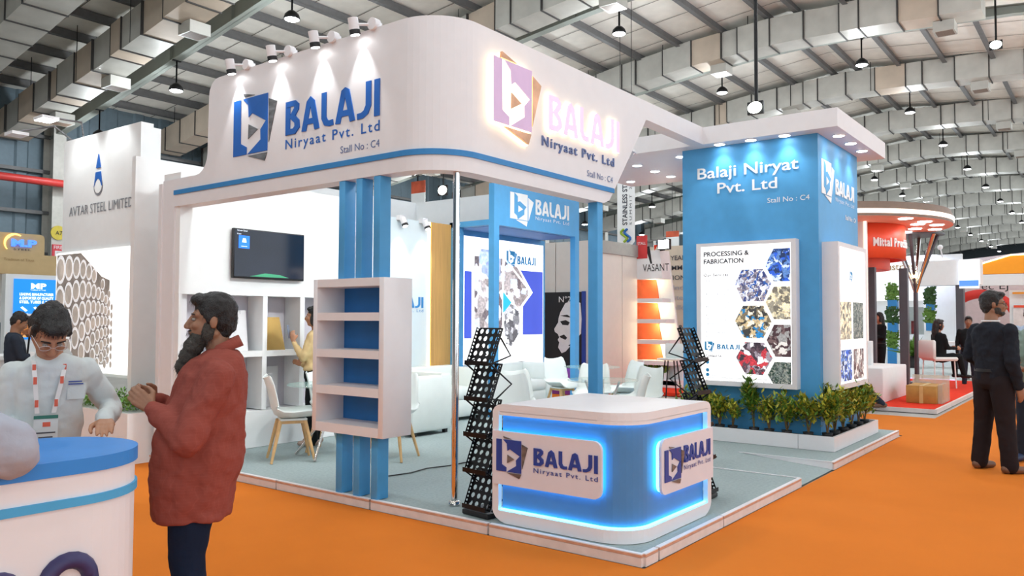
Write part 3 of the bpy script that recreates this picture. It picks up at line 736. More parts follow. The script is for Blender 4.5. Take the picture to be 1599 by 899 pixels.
logo(FY(.45, .079, .425), .24, .21, NAVY, STEEL, pb); balaji(FY(.74, .079, .52), .44, .115, NAVY, pb)
text('lettering', 'Niryaat Pvt. Ltd', FY(.74, .079, .47), w=.44, h=.032, m=NAVY, parent=pb, bold=.01, space=1.25)
for f in (FX(.10, 1.1, 0), FY(.5, .14, 0)): pass
# ================================================================ INSIDE THE STALL
# stall spot lamps clipped inside the fascia, aimed at the niche wall and lounge
for i, (p_, aim, pw) in enumerate((((1.6, 1.92, 3.80), (.9, 5.3, 2.0), 150), ((.24, 2.4, 3.80), (1.6, 5.3, 1.4), 70), ((2.9, 1.92, 3.78), (3.6, 5.6, 1.0), 140), ((4.55, 2.6, 3.62), (5.6, 5.4, .8), 90))):  # last two are unseen lamps added to brighten the lounge
    c = Vector(p_); d_ = (Vector(aim)-c).normalized()
    t_ = thing('spot_lamp', 'white spot lamp clipped behind the fascia, aimed inside the stall, %s' % ('over the television', 'near the rounded corner', 'added to brighten the lounge', 'added beside the canopy')[i], 'lamp', c)
    MB().tube([c-d_*.06, c+d_*.05], .042, 12).build('can', WHITE, t_); MB().tube([c+d_*.05, c+d_*.054], .036, 12).build('lens', LENS, t_); MB().tube([c-d_*.05, c+Vector((0, -.08 if i != 1 else 0, -.02)) if i != 3 else c+Vector((.16, 0, .02))], .012, 6).build('arm', WHITE, t_)
    lamp('spot_light', 'SPOT', c+d_*.07, pw, (.96, 1, 1), aim, .03, 100, .7)
# --- wall with the built-in niches and the TV
nw = thing('niche_wall', 'white stall wall with two rows of square display niches under the television', 'wall unit', (.9, 5.3, T))
NXs = [(.06, .51), (.575, 1.03), (1.09, 1.54), (1.605, 2.06)]
yb0, yb1 = 5.3, 5.62
ZR = [(.475, 1.075), (1.14, 1.75)]
MB().box(.02, 2.35, yb0, yb1, ZR[1][1], 3.0).build('wall_panel', WHITEM, nw)
MB().box(.02, 2.35, yb0, yb1, T, ZR[0][0]).build('wall_panel', WHITEM, nw)
MB().box(.022, 2.348, yb0+.002, yb1, ZR[0][1], ZR[1][0]).build('shelf_board', WHITEM, nw)
xs = [0.024]+[v for a in NXs for v in a]+[2.35]
for i in range(0, len(xs), 2): MB().box(xs[i], xs[i+1]-(.003 if i == 8 else 0), yb0+.001, yb1-.03, T+.41, 1.749).build('upright', WHITEM, nw)
NB = mat('niche_back', (206, 202, 210), .8, var=.02)
MB().box(.026, 2.345, yb1-.02, yb1-.001, T+.3, 1.9).build('back_panel', NB, nw)
def leaning(x0, x1, z, h, m, label, cat='panel', tilt=.12, y=5.36, name='framed_panel'):
    o = MB().add([(x0, y, z), (x1, y, z), (x1, y+tilt, z+h), (x0, y+tilt, z+h), (x0, y+.02, z), (x1, y+.02, z), (x1, y+tilt+.02, z+h), (x0, y+tilt+.02, z+h)],
                 [(0, 1, 2, 3), (7, 6, 5, 4), (0, 4, 5, 1), (1, 5, 6, 2), (2, 6, 7, 3), (3, 7, 4, 0)]).build(name, m)
    return tag(o, label, cat)
leaning(1.10, 1.38, 1.14, .375, mat('bronze_sheet', (176, 144, 82), .25, .7, var=.25, scale=3), 'bronze coloured sheet sample leaning in the niche beside the woman', 'metal sheet', name='sheet_sample')
leaning(.60, .95, 1.14, .45, WHITE, 'white sheet sample standing in the upper niche under the TV', 'sheet sample', .06, 5.45, 'sheet_sample')
leaning(.62, .88, .475, .36, mat('marble_sheet', (206, 214, 200), .2, .3, var=.15, scale=5), 'pale veined sheet sample leaning in the lower niche', 'sheet sample', .1, name='sheet_sample')
leaning(1.11, 1.36, 1.14+.38, .1, WHITE, 'x', 'panel') if 0 else None
for i, (a, c) in enumerate(NXs[1:3]):
    o = MB().box(a+.02, a+.34, yb1-.06, yb1-.03, .475+.0, .475+.47).build('white_board', WHITE); tag(o, 'white board standing at the back of the lower niche, ' + ('behind the veined sheet', 'behind the white chair')[i], 'board')
# --- television
tv = thing('television', 'black flat television on the white wall showing a small blue tile', 'television', (1.1, 5.25, 2.2))
tx0, tx1, tz0, tz1 = .60, 1.535, 1.935, 2.475
MB().box(tx0, tx1, 5.235, 5.275, tz0, tz1, .006).build('casing', DARK, tv)
MB().box(.75, 1.4, 5.275, 5.30, tz0+.1, tz1-.1).build('wall_bracket', DARK, tv)
SCR = mat('tv_screen', (20, 26, 40), .08, var=.5, scale=2, spec=.6, emit=.05, ecol=(60, 80, 110))
MB().box(tx0+.012, tx1-.012, 5.231, 5.235, tz0+.02, tz1-.012).build('screen', SCR, tv)
BT = glow('screen_blue', (30, 110, 230), .7)
MB().box(tx0+.06, tx0+.195, 5.229, 5.231, 2.26-.0, 2.40).build('screen_tile', BT, tv)
SW = glow('screen_white', (220, 230, 245), .7)
fr = FY(0, 5.228, 0)
MB().prism([(tx0+.10, 2.325), (tx0+.155, 2.325), (tx0+.145, 2.37), (tx0+.11, 2.37)], fr, 0, .001).build('screen_icon', SW, tv)
text('screen_text', 'Screen Saver', FY(tx0+.04, 5.23, 2.445), w=.13, m=SW, parent=tv, d=.001); text('screen_text', 'Empty', FY(tx0+.04, 5.23, 2.41), w=.05, m=SW, parent=tv, d=.001)
MB().box(tx0+.09, tx0+.165, 5.2285, 5.229, 2.28, 2.285).build('screen_text', SW, tv)
MB().add([(tx0+.28, 5.229, 1.975), (tx0+.4, 5.229, 2.0), (tx0+.6, 5.229, 1.99), (tx0+.72, 5.229, 1.96), (tx0+.2, 5.229, 1.96)], [(0, 1, 2, 3, 4)]).build('screen_picture', glow('screen_green', (60, 150, 110), .35), tv)
# --- back wall of the stall (wood panels either side of a name panel), light coves, spots
bw = thing('logo_wall', 'white wall panel with the stall name between light strips and oak panels', 'wall panel', (3.8, 5.8, T))
ZA = 2.935
MB().box(2.35, 2.45, 5.3, 5.9, T, 3.0).build('side_return', WHITEM, bw)
MB().box(2.45, 4.225, 5.8, 5.9, T, ZA).build('wall_panel', mat('wall_pale_blue', (214, 226, 230), .7, var=.01), bw)
MB().box(4.265, 4.72, 5.77, 5.9, T, ZA).build('oak_panel', WOODP, bw)
MB().box(2.45, 2.80, 5.77, 5.8, T, ZA).build('oak_panel', WOODP, bw)
MB().box(4.225, 4.265, 5.79, 5.86, T, ZA).build('light_strip', LEDWARM, bw)
MB().box(2.80, 2.83, 5.79, 5.80, T, ZA).build('light_strip', LEDWARM, bw)
logo(FY(2.98, 5.799, 1.60), .24, .26, BLUES, STEEL, bw); balaji(FY(3.36, 5.799, 1.66), .77, .16, BLUES, bw)
text('lettering', 'Niryaat Pvt. Ltd', FY(3.36, 5.799, 1.60), w=.77, h=.045, m=BLUES, parent=bw, space=1.2)
def wspot(x, label):
    c = Vector((x, 5.68, 2.90)); t = thing('spot_lamp', label, 'lamp', c, 0, 'spot lamps on the name wall')
    MB().box(x-.05, x+.05, 5.72, 5.8, 2.90, 2.97).build('bracket', WHITE, t)
    MB().tube([c+Vector((0, .05, .02)), c+Vector((0, 0, -.06))], .045, 12).build('can', WHITE, t)
    MB().tube([c+Vector((0, 0, -.06)), c+Vector((0, -.01, -.09))], .047, 12).build('rim', DARK, t)
    MB().tube([c+Vector((0, -.01, -.09)), c+Vector((0, -.012, -.094))], .035, 12).build('lens', LENS, t)
    lamp('spot_light', 'SPOT', c+Vector((0, -.02, -.12)), 14, (.95, 1, 1), (x, 5.80, 1.9), .03, 70, .6)
wspot(3.62, 'white spot lamp over the name panel, left one'); wspot(4.08, 'white spot lamp over the name panel, near the light strip'); wspot(2.75, 'white spot lamp over the left oak panel')
# --- blue portal room
po = thing('blue_portal', 'sky blue portal frame with a white name sign over the back seating', 'portal', (5.8, 5, T))
MB().box(4.70, 4.82, 5.62, 5.8, T, 2.97).build('post', BLUE, po)
MB().box(4.70, 4.82, 4.93, 5.03, T, 2.89).build('post', BLUE, po)
MB().box(6.88, 7.0, 4.93, 5.03, T, 2.89).build('post', BLUE, po)
MB().box(4.70, 4.82, 5.03, 5.8, 2.89, 2.97).build('beam', BLUE, po)
MB().box(4.70, 7.0, 4.93, 5.03, 2.89, 3.50).build('header_board', BLUE, po)
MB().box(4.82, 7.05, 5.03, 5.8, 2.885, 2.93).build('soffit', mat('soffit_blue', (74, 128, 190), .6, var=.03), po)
fr = FY(5.08, 4.929, 3.02)
MB().prism([(0, .0), (.44, 0), (.44, .4), (0, .4)], fr, 0, .004).prism([(.46, .36), (.60, .3), (.47, .0)], fr, 0, .004).prism([(.14, -.01), (.44, -.01), (.42, -.09)], fr, 0, .004).build('logo_mark', WHITEM, po)
MB().prism([(a*.44, b*.40) for a, b in [(.23, 1), (.42, .87), (.42, .66), (.55, .7), (.92, .52), (.80, .39), (.80, .22), (.43, 0), (.38, .13), (.22, .22)]], fr, .004, .007).build('logo_letter', BLUE, po)
MB().prism([(a*.44, b*.40) for a, b in L_TRI], fr, .007, .009).build('logo_triangle', WHITEM, po)
balaji(FY(5.73, 4.929, 3.14), .95, .24, WHITEM, po)
text('lettering', 'Niryaat Pvt. Ltd', FY(5.73, 4.929, 3.06), w=.95, h=.055, m=WHITEM, parent=po, space=1.2)
lbx = thing('lightbox', 'large backlit picture wall of pipes with the stall name inside the blue portal', 'lightbox', (6, 5.8, T))
MB().box(4.98, 7.12, 5.755, 5.8, .30, 2.80).build('lit_panel', BACKLIT, lbx)
MB().box(4.82, 7.18, 5.76, 5.9, T, 2.885).build('frame', BLUE, lbx)
BPH = glow('print_violet_blue', (64, 84, 190), .6); BCY = glow('print_cyan', (40, 170, 226), .7)
PB = [photo('print_metal_a', [(150, 140, 140), (210, 215, 225), (110, 100, 105), (235, 235, 245), (180, 170, 170)], 5),
      photo('print_metal_b', [(90, 90, 95), (200, 200, 205), (240, 240, 240), (130, 130, 135)], 8),
      photo('print_sky_steel', [(190, 205, 235), (225, 230, 245), (160, 175, 205), (240, 240, 250)], 3)]
FB = FY(0, 5.754, 0)
MB().prism([(5.0, 1.2), (5.17, 1.2), (5.17, 2.25), (5.0, 2.25)], FB, 0, .002).build('print_block', BPH, lbx)
MB().prism([(6.52, 1.24), (7.1, 1.24), (7.1, 2.33), (6.45, 2.33), (6.8, 1.97), (6.52, 1.72)], FB, 0, .002).build('print_block', BPH, lbx)
MB().prism([(5.24, 1.35), (5.95, 1.35), (5.95, 2.5), (5.24, 2.5)], FB, 0, .002).build('photo_print', PB[0], lbx)
MB().prism([(5.35, 2.15), (5.9, 2.15), (5.9, 2.62), (5.35, 2.62)], FB, .002, .003).build('photo_print', PB[2], lbx)
MB().prism([(6.02, 2.5), (6.35, 2.38), (6.74, 1.96), (6.4, 1.68), (6.1, 1.9), (5.98, 1.9)], FB, .002, .003).build('photo_print', PB[0], lbx)
MB().prism([(6.0, 1.78), (6.42, 1.72), (6.44, 1.3), (6.2, 1.05), (6.05, 1.1), (6.0, 1.4)], FB, .002, .003).build('photo_print', PB[1], lbx)
MB().prism([(5.97, 1.95), (6.2, 1.78), (5.97, 1.6)], FB, .003, .004).build('print_block', BCY, lbx)
MB().prism([(5.98, 2.5), (6.04, 2.5), (6.8, 1.96), (6.42, 1.64), (6.38, 1.67), (6.73, 1.96)], FB, .003, .004).build('print_block', BACKLIT, lbx)
logo(FY(6.06, 5.752, 2.42), .23, .22, INKB, INKB, lbx, .002); balaji(FY(6.36, 5.752, 2.43), .52, .14, INKB, lbx, .002)
# --- higher white board walls of the stalls behind
bk = thing('partition_wall', 'tall white partition of the stall behind, rising above the name wall', 'partition', (5, 8, 0))
MB().box(1.0, 6.2, 7.98, 8.1, 0, 3.64).build('wall_panel', WHITEM, bk)
MB().box(6.2, 6.3, 6.2, 8.1, 0, 3.64).build('wall_panel', WHITEM, bk)
# --- sofas
def sofa(x0, x1, y0, y1, face, label, arms=(1, 1), h=.82, ah=.72):
    """face: '-y' or '-x'"""
    t = thing('sofa', label, 'sofa', ((x0+x1)/2, (y0+y1)/2, T), 0, 'white sofas in the back lounge')
    aw = .16; b = .035; s = []
    if face == '-y':
        MB().box(x0+.01, x1-.01, y0+.02, y1-.01, T+.05, T+.30, b).build('base', SOFA, t)
        MB().box(x0+.005, x1-.005, y1-.2, y1, T+.1, T+h, b).build('backrest', SOFA, t)
        n = max(1, round((x1-x0-2*aw)/.7)); w_ = (x1-x0-2*aw)/n
        for i in range(n): MB().box(x0+aw+i*w_+.004, x0+aw+(i+1)*w_-.004, y0, y1-.2, T+.30, T+.46, b).build('seat_cushion', SOFA, t)
        for a, on in ((x0, arms[0]), (x1-aw, arms[1])):
            if on: MB().box(a, a+aw, y0-.01, y1-.01, T+.05, T+ah, b).build('armrest', SOFA, t)
    else:
        MB().box(x0+.02, x1-.01, y0+.01, y1-.01, T+.05, T+.30, b).build('base', SOFA, t)
        MB().box(x1-.2, x1, y0+.005, y1-.005, T+.1, T+h, b).build('backrest', SOFA, t)
        n = max(1, round((y1-y0-2*aw)/.7)); w_ = (y1-y0-2*aw)/n
        for i in range(n): MB().box(x0, x1-.2, y0+aw+i*w_+.004, y0+aw+(i+1)*w_-.004, T+.30, T+.46, b).build('seat_cushion', SOFA, t)
        for a, on in ((y0, arms[0]), (y1-aw, arms[1])):
            if on: MB().box(x0-.01, x1-.01, a, a+aw, T+.05, T+ah, b).build('armrest', SOFA, t)
    for a in (x0+.06, x1-.1):
        for c in (y0+.04, y1-.1): MB().box(a, a+.05, c, c+.05, T, T+.055).build('leg', DARK, t)
    return t
sofa(2.52, 3.24, 4.42, 5.1, '-x', 'white leatherette armchair with its side to the aisle, right of the display box', h=.74)
sofa(3.4, 4.62, 5.02, 5.74, '-y', 'white sofa against the oak panel wall', h=.74)
sofa(4.88, 6.4, 5.06, 5.74, '-y', 'white sofa inside the blue portal', h=.72)
# --- chairs
def chair(loc, rz, label, group='white moulded chairs with beech legs'):
    t = thing('moulded_chair', label, 'chair', loc, rz, group)
    # side profile: front of seat (+x) to top of the back (-x)
    prof = [(.235, .425, .19), (.22, .445, .205), (.12, .44, .225), (0, .43, .235), (-.10, .435, .235), (-.165, .47, .225), (-.195, .54, .215), (-.215, .64, .205), (-.24, .74, .195), (-.265, .81, .175), (-.28, .83, .15)]
    U = 9; top = []; bot = []
    for (px, pz, hw) in prof:
        rt_ = []; rb = []
        for j in range(U):
            s_ = -1+2*j/(U-1); lift = (.075 if pz < .5 else .03)*abs(s_)**3; fwd = (.05 if pz > .5 else 0)*abs(s_)**2.5
            p = Vector((px+fwd, s_*hw, pz+lift)); rt_.append(p); rb.append(p+Vector((-.008 if pz > .5 else 0, 0, -.012 if pz < .5 else 0)))
        top.append(rt_); bot.append(rb)
    m = MB(); n = len(prof)
    m.rings([a+b[::-1] for a, b in zip(top, bot)], True, True, True)
    m.build('shell', SHELLW, t, True)
    MB().box(-.12, .14, -.14, .14, .405, .425, .005).build('seat_cushion', SHELLW, t, True)
    MB().box(-.13, .13, -.125, -.10, .375, .405).box(-.13, .13, .10, .125, .375, .405).box(-.12, -.095, -.12, .12, .375, .405).box(.095, .12, -.12, .12, .375, .405).build('leg_frame', BEECH, t, True)
    for a, c in ((.12, .11), (.12, -.11), (-.12, .11), (-.12, -.11)):
        MB().tube([(a, c, .40), (a*1.75, c*1.8, 0)], [.022, .013], 8).build('leg', BEECH, t, True)
    return t
c0 = chair((.72, 4.36, T), radians(-30), 'white moulded chair with beech legs nearest the red shirted man')
def place(x, y, deg, label): return dup(c0, (x, y, T), radians(deg), label)
place(1.36, 4.50, -60, 'white moulded chair by the glass table, half hidden behind the display box')
place(1.42, 3.62, 200, 'white moulded chair behind the display box, only legs seen on its right')
place(2.15, 2.62, 230, 'white moulded chair peeping over the left end of the counter, nearer one')
place(2.75, 3.0, 235, 'white moulded chair peeping over the left end of the counter, farther one')
place(3.05, 1.85, 110, 'white moulded chair in front of the glass table, back turned to the white rack')
place(4.35, 3.05, 200, 'white moulded chair facing the near glass table from behind, left of the blue post')
place(4.25, 2.30, 170, 'white moulded chair right of the blue post behind the near glass table')
place(5.55, 4.30, 250, 'white moulded chair at the farther glass table beside the black portrait poster')
place(5.35, 3.15, 150, 'white moulded chair at the farther glass table, right of the blue post')
def gtable(x, y, r, label, base=True):
    t = thing('glass_table', label, 'table', (x, y, T), 0, 'round glass tables with chrome legs')
    MB().lathe([(r-.004, .735), (r, .738), (r, .744), (r-.004, .747)], (x, y, T), 36).build('glass_top', GLASS, t)
    for k in range(4):
        a = k*pi/2+.5; c_, s_ = cos(a), sin(a)
        MB().tube([(x+.30*r*2*c_*.8, y+.30*r*2*s_*.8, T+.735), (x+.06*c_, y+.06*s_, T+.38), (x+.32*c_*1.1, y+.32*s_*1.1, T+.012)], .014, 8).build('leg', CHROME, t)
    MB().lathe([(.06, .36), (.065, .38), (.06, .40)], (x, y, T), 14).build('hub', CHROME, t)
GLASS = mat('green_glass', (190, 225, 215), .02, var=0, alpha=.35, spec=.8)
gtable(1.08, 4.22, .42, 'round glass table beside the display box, front one')
gtable(3.42, 2.33, .40, 'round glass table just over the counter')
gtable(5.50, 3.75, .40, 'round glass table farthest back by the grey wall')
# thin cable on the carpet
cb = MB().tube([(.72, 2.95, T+.006), (.95, 2.9, T+.006), (1.2, 2.93, T+.008), (1.45, 2.86, T+.006), (1.9, 2.85, T+.006), (2.4, 2.80, T+.006)], .006, 6).build('cable', DARK); tag(cb, 'thin black cable lying across the grey carpet', 'cable')
# --- zigzag brochure racks
def holes(w, h, nx, ny, fr, d, m, r=.34):
    """perforated sheet: every cell has an eight sided hole"""
    o, u, v, n = fr; cw, ch = w/nx, h/ny; rr = min(cw, ch)*r
    for i in range(nx):
        for j in range(ny):
            cx, cy = (i+.5)*cw, (j+.5)*ch
            sq = [(cw/2, 0), (cw/2, ch/2), (0, ch/2), (-cw/2, ch/2), (-cw/2, 0), (-cw/2, -ch/2), (0, -ch/2), (cw/2, -ch/2)]
            ci = [(rr*cos(k*pi/4), rr*sin(k*pi/4)) for k in range(8)]
            for q_ in (0, d):
                m.add([o+u*(cx+a)+v*(cy+b_)+n*q_ for a, b_ in sq+ci], [(k, (k+1) % 8, 8+(k+1) % 8, 8+k) for k in range(8)])
            m.add([o+u*(cx+a)+v*(cy+b_)+n*q_ for q_ in (0, d) for a, b_ in ci], [(k, (k+1) % 8, 8+(k+1) % 8, 8+k) for k in range(8)])
def rack(loc, rz, label, lean=.0):
    """local: pockets face -x, width along y"""
    t = thing('brochure_rack', label, 'rack', loc, rz, 'folding brochure racks')
    W = .25; n = 5; H = 1.30; ph = H/n; dp = .17
    MB().box(-.02, .26, -W/2-.01, W/2+.01, 0, .035, .006).build('base', DARK, t, True)
    for i in range(n):
        z0 = .05+i*ph; x0 = .02+lean*i; x1 = x0+dp*.62; L = hypot(x1-x0, ph)
        v = Vector((x1-x0, 0, ph)).normalized(); nn = Vector((-v.z, 0, v.x))
        b = MB(); fr = (Vector((x0, W/2, z0)), Vector((0, -1, 0)), v, nn)
        holes(W, L*1.03, 4, 5, fr, .003, b); b.build('pocket_panel', BLACKM, t, True)
        for s_ in (-1, 1):
            b = MB(); holes(L, .035, 10, 1, (Vector((x0, s_*W/2, z0)), v, nn, Vector((0, s_, 0))), .002, b, .3); b.build('side_rail', BLACKM, t, True)
        MB().box(x0-.05, x0-.047, -W/2, W/2, z0, z0+.03).box(x0-.05, x0+.0, -W/2, W/2, z0-.003, z0).build('ledge', BLACKM, t, True)
        if i < n-1:
            for s_ in (-1, 1): MB().tube([(x0-.03, s_*(W/2+.012), z0+.01+ph), (x1+.08, s_*(W/2+.012), z0+ph*.45), (x0+lean, s_*(W/2+.012), z0)], .007, 6).build('strut', BLACKM, t, True)
    for s_ in (-1, 1): MB().tube([(x0-.02, s_*(W/2+.008), z0+.01), (x1+.07, s_*(W/2+.008), z0+ph*.25), (x0+(x1-x0)*.75, s_*(W/2+.004), z0+ph*.75)], .007, 6).build('strut', BLACKM, t, True)
    return t
rack((.10, 1.40, T), radians(-8), 'black perforated zigzag brochure rack standing left of the counter', .004)
rack((1.66, .30, T), radians(90), 'black perforated zigzag brochure rack behind the right end of the counter', .02)
# ================================================================ NEIGHBOURING STALLS
# --- left neighbour: white stall with round mark and a picture of pipes
X2 = .3
av = thing('neighbour_stall', 'bright white neighbouring stall front with grey lettering and a backlit picture of pipes', 'stall', (X2, 7.5, 0))
MB().prism([(-8.62, 2.36), (-6.28, 2.36), (-6.28, 2.98), (-6.66, 2.98), (-6.66, 3.78), (-8.62, 3.80)], FX(X2, 0, 0), -.15, 0).build('sign_board', WHITEM, av)
MB().box(X2, X2+.3, 6.0, 6.42, 0, 2.36).box(X2+.02, X2+.3, 5.72, 6.28, 2.36, 2.98).build('end_wall', WHITEM, av)
MB().box(X2-.02, X2+.15, 6.42, 8.72, .80, 2.36).build('lightbox_frame', WHITEM, av)
MB().box(X2-.035, X2-.02, 6.45, 8.68, .84, 2.33).build('lit_panel', glow('backlit_bright', (255, 255, 252), 1.1), av)
FP = FX(X2-.036, 0, 0)
TUBE1 = mat('print_tube_shade', (150, 140, 132), .5, var=.4, scale=6, emit=.2); TUBE2 = mat('print_tube_rim', (236, 236, 238), .4, var=.05, emit=.4); TUBE3 = mat('print_tube_hole', (188, 178, 168), .5, var=.4, scale=4, emit=.25)
# picture of stacked pipes: growing rings towards the left
MB().prism([(-8.66, .86), (-7.25, .95), (-7.25, 1.95), (-7.45, 2.0), (-8.0, 2.31), (-8.66, 2.31)], FP, 0, .001).build('photo_print', TUBE1, av)
kx = -8.55; r = .19; row = 0; rg = MB(); hl = MB()
while r > .045:
    z = 2.28 if row % 2 else 2.12; 
    zz_ = .95
    while zz_ < (2.32-.62*max(0, (kx+8.0))/.8):
        P = lambda k_, rr: (kx+rr*.72*cos(k_*pi/10), zz_+(r if row % 2 else 0)+rr*sin(k_*pi/10))
        if zz_+(r if row % 2 else 0)-r > .85 and zz_+(r if row % 2 else 0)+r < 2.33:
            o_ = [P(k, r*.98) for k in range(20)]; rg.prism(o_, FP, .001, .0015+.0002*row); hl.prism([P(k, r*.74) for k in range(20)], FP, .004+.0002*row, .005+.0002*row)
        zz_ += 2.05*r
    kx += 1.25*r; r *= .87; row += 1
rg.build('print_ring', TUBE2, av, kind='stuff'); hl.build('print_hole', TUBE3, av, kind='stuff')
text('lettering', 'AVTAR STEEL LIMITED', FX(X2, 8.42, 2.80), w=1.62, h=.12, m=mat('chrome_letters', (150, 152, 158), .35, .3, var=.3), parent=av, d=.009, bold=.0)
q = FX(X2-.001, 7.66, 3.1)
m = MB().prism([(0, .42), (.055, .25), (-.055, .25)], q, 0, .012).prism([(-.06, .2), (.06, .2), (.1, .02), (.05, .09), (0, .12), (-.05, .09), (-.1, .02)], q, 0, .012); m.build('logo_mark', LOGOB, av)
MB().prism([(.115*cos(k*pi/12), .02+.115*sin(k*pi/12)) for k in range(24)], q, 0, .004).build('logo_disc', mat('chrome_letters', (150, 152, 158)), av)
MB().prism([(.095*cos(k*pi/12), .03+.095*sin(k*pi/12)) for k in range(24)], q, .004, .007).build('logo_disc', WHITEM, av)
MB().box(X2+.14, X2+.25, 6.675, 8.60, 2.9, 3.74).build('side_board', WHITEM, av)
for y in (7.2, 8.0):
    lamp('spot_light', 'SPOT', (X2-.35, y, 4.05), 16, (.95, 1, 1), (X2, y, 3.3), .05, 90, .7)
t = thing('arm_floodlight', 'white arm floodlight over the left neighbouring sign', 'lamp', (X2-.35, 8.2, 3.95))
MB().tube([(X2+.05, 8.2, 3.8), (X2+.02, 8.2, 4.0), (X2-.35, 8.25, 4.0)], .014, 6).build('arm', STEEL, t)
MB().box(X2-.48, X2-.28, 8.12, 8.38, 3.955, 3.99).build('housing', WHITE, t); MB().box(X2-.47, X2-.29, 8.13, 8.37, 3.95, 3.956).build('lens', LENS, t)
t = thing('arm_floodlight', 'second arm floodlight near the left edge of the neighbouring sign', 'lamp', (X2-.35, 8.9, 3.6))
MB().tube([(X2+.1, 8.55, 3.8), (X2-.1, 8.7, 4.0), (X2-.4, 9.0, 3.92)], .014, 6).build('arm', STEEL, t)
MB().box(X2-.5, X2-.3, 8.95, 9.2, 3.87, 3.91).build('housing', WHITE, t)
w_ = MB().box(.0, 1.6, 6.18, 6.26, 0, 3.27).build('partition_wall', WHITEM); tag(w_, 'white partition board between the stall and its left neighbour', 'partition')
o = MB().box(.55, .75, 6.0, 6.17, 2.98, 3.06).build('wood_block', TIMBER); tag(o, 'small tan wood piece lying on the partition beside the fascia', 'wood')
MB().box(.5, .8, 5.95, 6.18, 2.9, 2.98).build('ledge', WHITEM, w_)
# white cabinets and plants of that stall, behind the people
o = thing('low_cabinet', 'low white open cabinet in the left background', 'cabinet', (-.3, 9.5, 0))
MB().box(-.9, .15, 9.2, 9.26, 0, .95).build('side_panel', WHITEM, o); MB().box(-.9, .15, 9.9, 9.96, 0, .95).build('side_panel', WHITEM, o)
MB().box(-.95, .2, 9.15, 10.0, .95, 1.0).build('cabinet_top', WHITEM, o); MB().box(-.9, .1, 9.2, 9.96, .45, .49).build('shelf_board', WHITEM, o)
MB().box(.1, .15, 9.2, 9.96, 0, .95).build('back_panel', WHITEM, o)
o = MB().box(-1.3, -.9, 8.4, 9.0, 0, .62, .01).build('plinth', WHITEM); tag(o, 'white plinth in front of the low cabinet', 'plinth')
tr = thing('planter_trough', 'white trough with a low green hedge behind the people', 'planter', (-.25, 6.6, 0))
MB().box(-.25, .05, 5.75, 7.9, .0, .52).build('trough', WHITEM, tr)
hd = [MB(), MB()]; rnd = random.Random(3)
for i in range(2600):
    y = rnd.uniform(5.75, 7.9); x = rnd.uniform(-.25, .05); z = .52+rnd.random()**.7*(.15+.05*sin(y*9)); a = rnd.random()*6.28; e = rnd.uniform(-.2, 1.2); L = rnd.uniform(.03, .055)
    d = Vector((cos(a)*cos(e), sin(a)*cos(e), sin(e))); s_ = Vector((-sin(a), cos(a), 0)); c = Vector((x, y, z))
    hd[i % 2].add([c, c+d*L*.5+s_*L*.3, c+d*L, c+d*L*.5-s_*L*.3], [(0, 1, 2, 3)])
hd[0].build('foliage', LEAFS[0], tr, kind='stuff'); hd[1].build('foliage', mat('leaf_fresh', (116, 170, 70), .5, var=.3, scale=25), tr, kind='stuff')
# --- far left stall with a tan fascia and a blue light box
TAN = mat('tan_fascia', (196, 170, 124), .6, var=.04)
mp = thing('far_stall', 'far tan stall with a glowing coloured letter sign in the left background', 'stall', (2, 15, 0))
MB().box(1.0, 2.98, 15.0, 15.3, 2.36, 2.76).build('fascia', TAN, mp)
MB().prism(rbox(1.0, 2.69, 2.75, 3.17, .09, 6, (1, 0, 0, 0)), FY(0, 15.0, 0), -.3, .001).build('sign_board', TAN, mp)
text('lettering', 'M.P', FY(2.07, 14.98, 2.91), w=.46, h=.13, m=glow('sign_blue', (70, 120, 240), 1.4), parent=mp, d=.03, bold=.05)
ar = MB(); C0 = (2.13, 2.97)
for k in range(16):
    a0 = pi*(1.25-.06*k); a1 = a0-pi*.055; R1 = .19; w1 = .055*(1-abs(k-8)/11)
    ar.prism([(C0[0]+(R1-w1)*cos(a0), C0[1]+(R1-w1)*sin(a0)), (C0[0]+R1*cos(a0), C0[1]+R1*sin(a0)), (C0[0]+R1*cos(a1), C0[1]+R1*sin(a1)), (C0[0]+(R1-w1)*cos(a1), C0[1]+(R1-w1)*sin(a1))], FY(0, 14.99, 0), 0, .02)
ar.build('sign_swoosh', glow('sign_yellow', (255, 214, 120), 1.2), mp)
text('lettering', 'STEEL', FY(2.12, 14.99, 2.83), w=.32, h=.035, m=DARK, parent=mp); text('lettering', 'Tradition of Trust', FY(1.95, 14.99, 2.62), w=.55, h=.05, m=mat('gold_letters', (150, 120, 70), .5), parent=mp)
MB().box(2.9, 2.98, 15.0, 15.3, 0, 2.36).build('post', TAN, mp)
for i, (a, c, m_) in enumerate(((1.7, 2.02, mat('panel_orange', (232, 130, 50), .6)), (2.08, 2.16, WHITEM), (2.2, 2.3, TAN), (2.34, 2.44, WHITEM), (2.48, 2.56, mat('panel_pink', (222, 200, 196), .6)), (2.6, 2.76, mat('panel_orange', (232, 130, 50), .6)))):
    MB().box(a, c, 15.6, 15.65, 1.4, 2.5).build('hanging_panel', m_, mp)
MB().box(1.0, 3.0, 16.2, 16.25, 0, 2.6).build('back_wall', mat('wall_teal_grey', (120, 140, 140), .7), mp)
bb = thing('blue_lightbox', 'tall blue poster lightbox with white lettering at the far left', 'lightbox', (2.4, 14.6, 0))
bx0, bx1, bz0, bz1 = 2.0, 2.82, 1.08, 2.25
MB().box(1.86, 2.92, 14.62, 14.8, 0, bz1+.09).build('frame', WHITEM, bb)
MB().box(bx0, bx1, 14.6, 14.62, bz0, bz1).build('lit_panel', glow('poster_blue', (24, 126, 214), .8), bb)
PW = glow('poster_white', (240, 248, 255), .9)
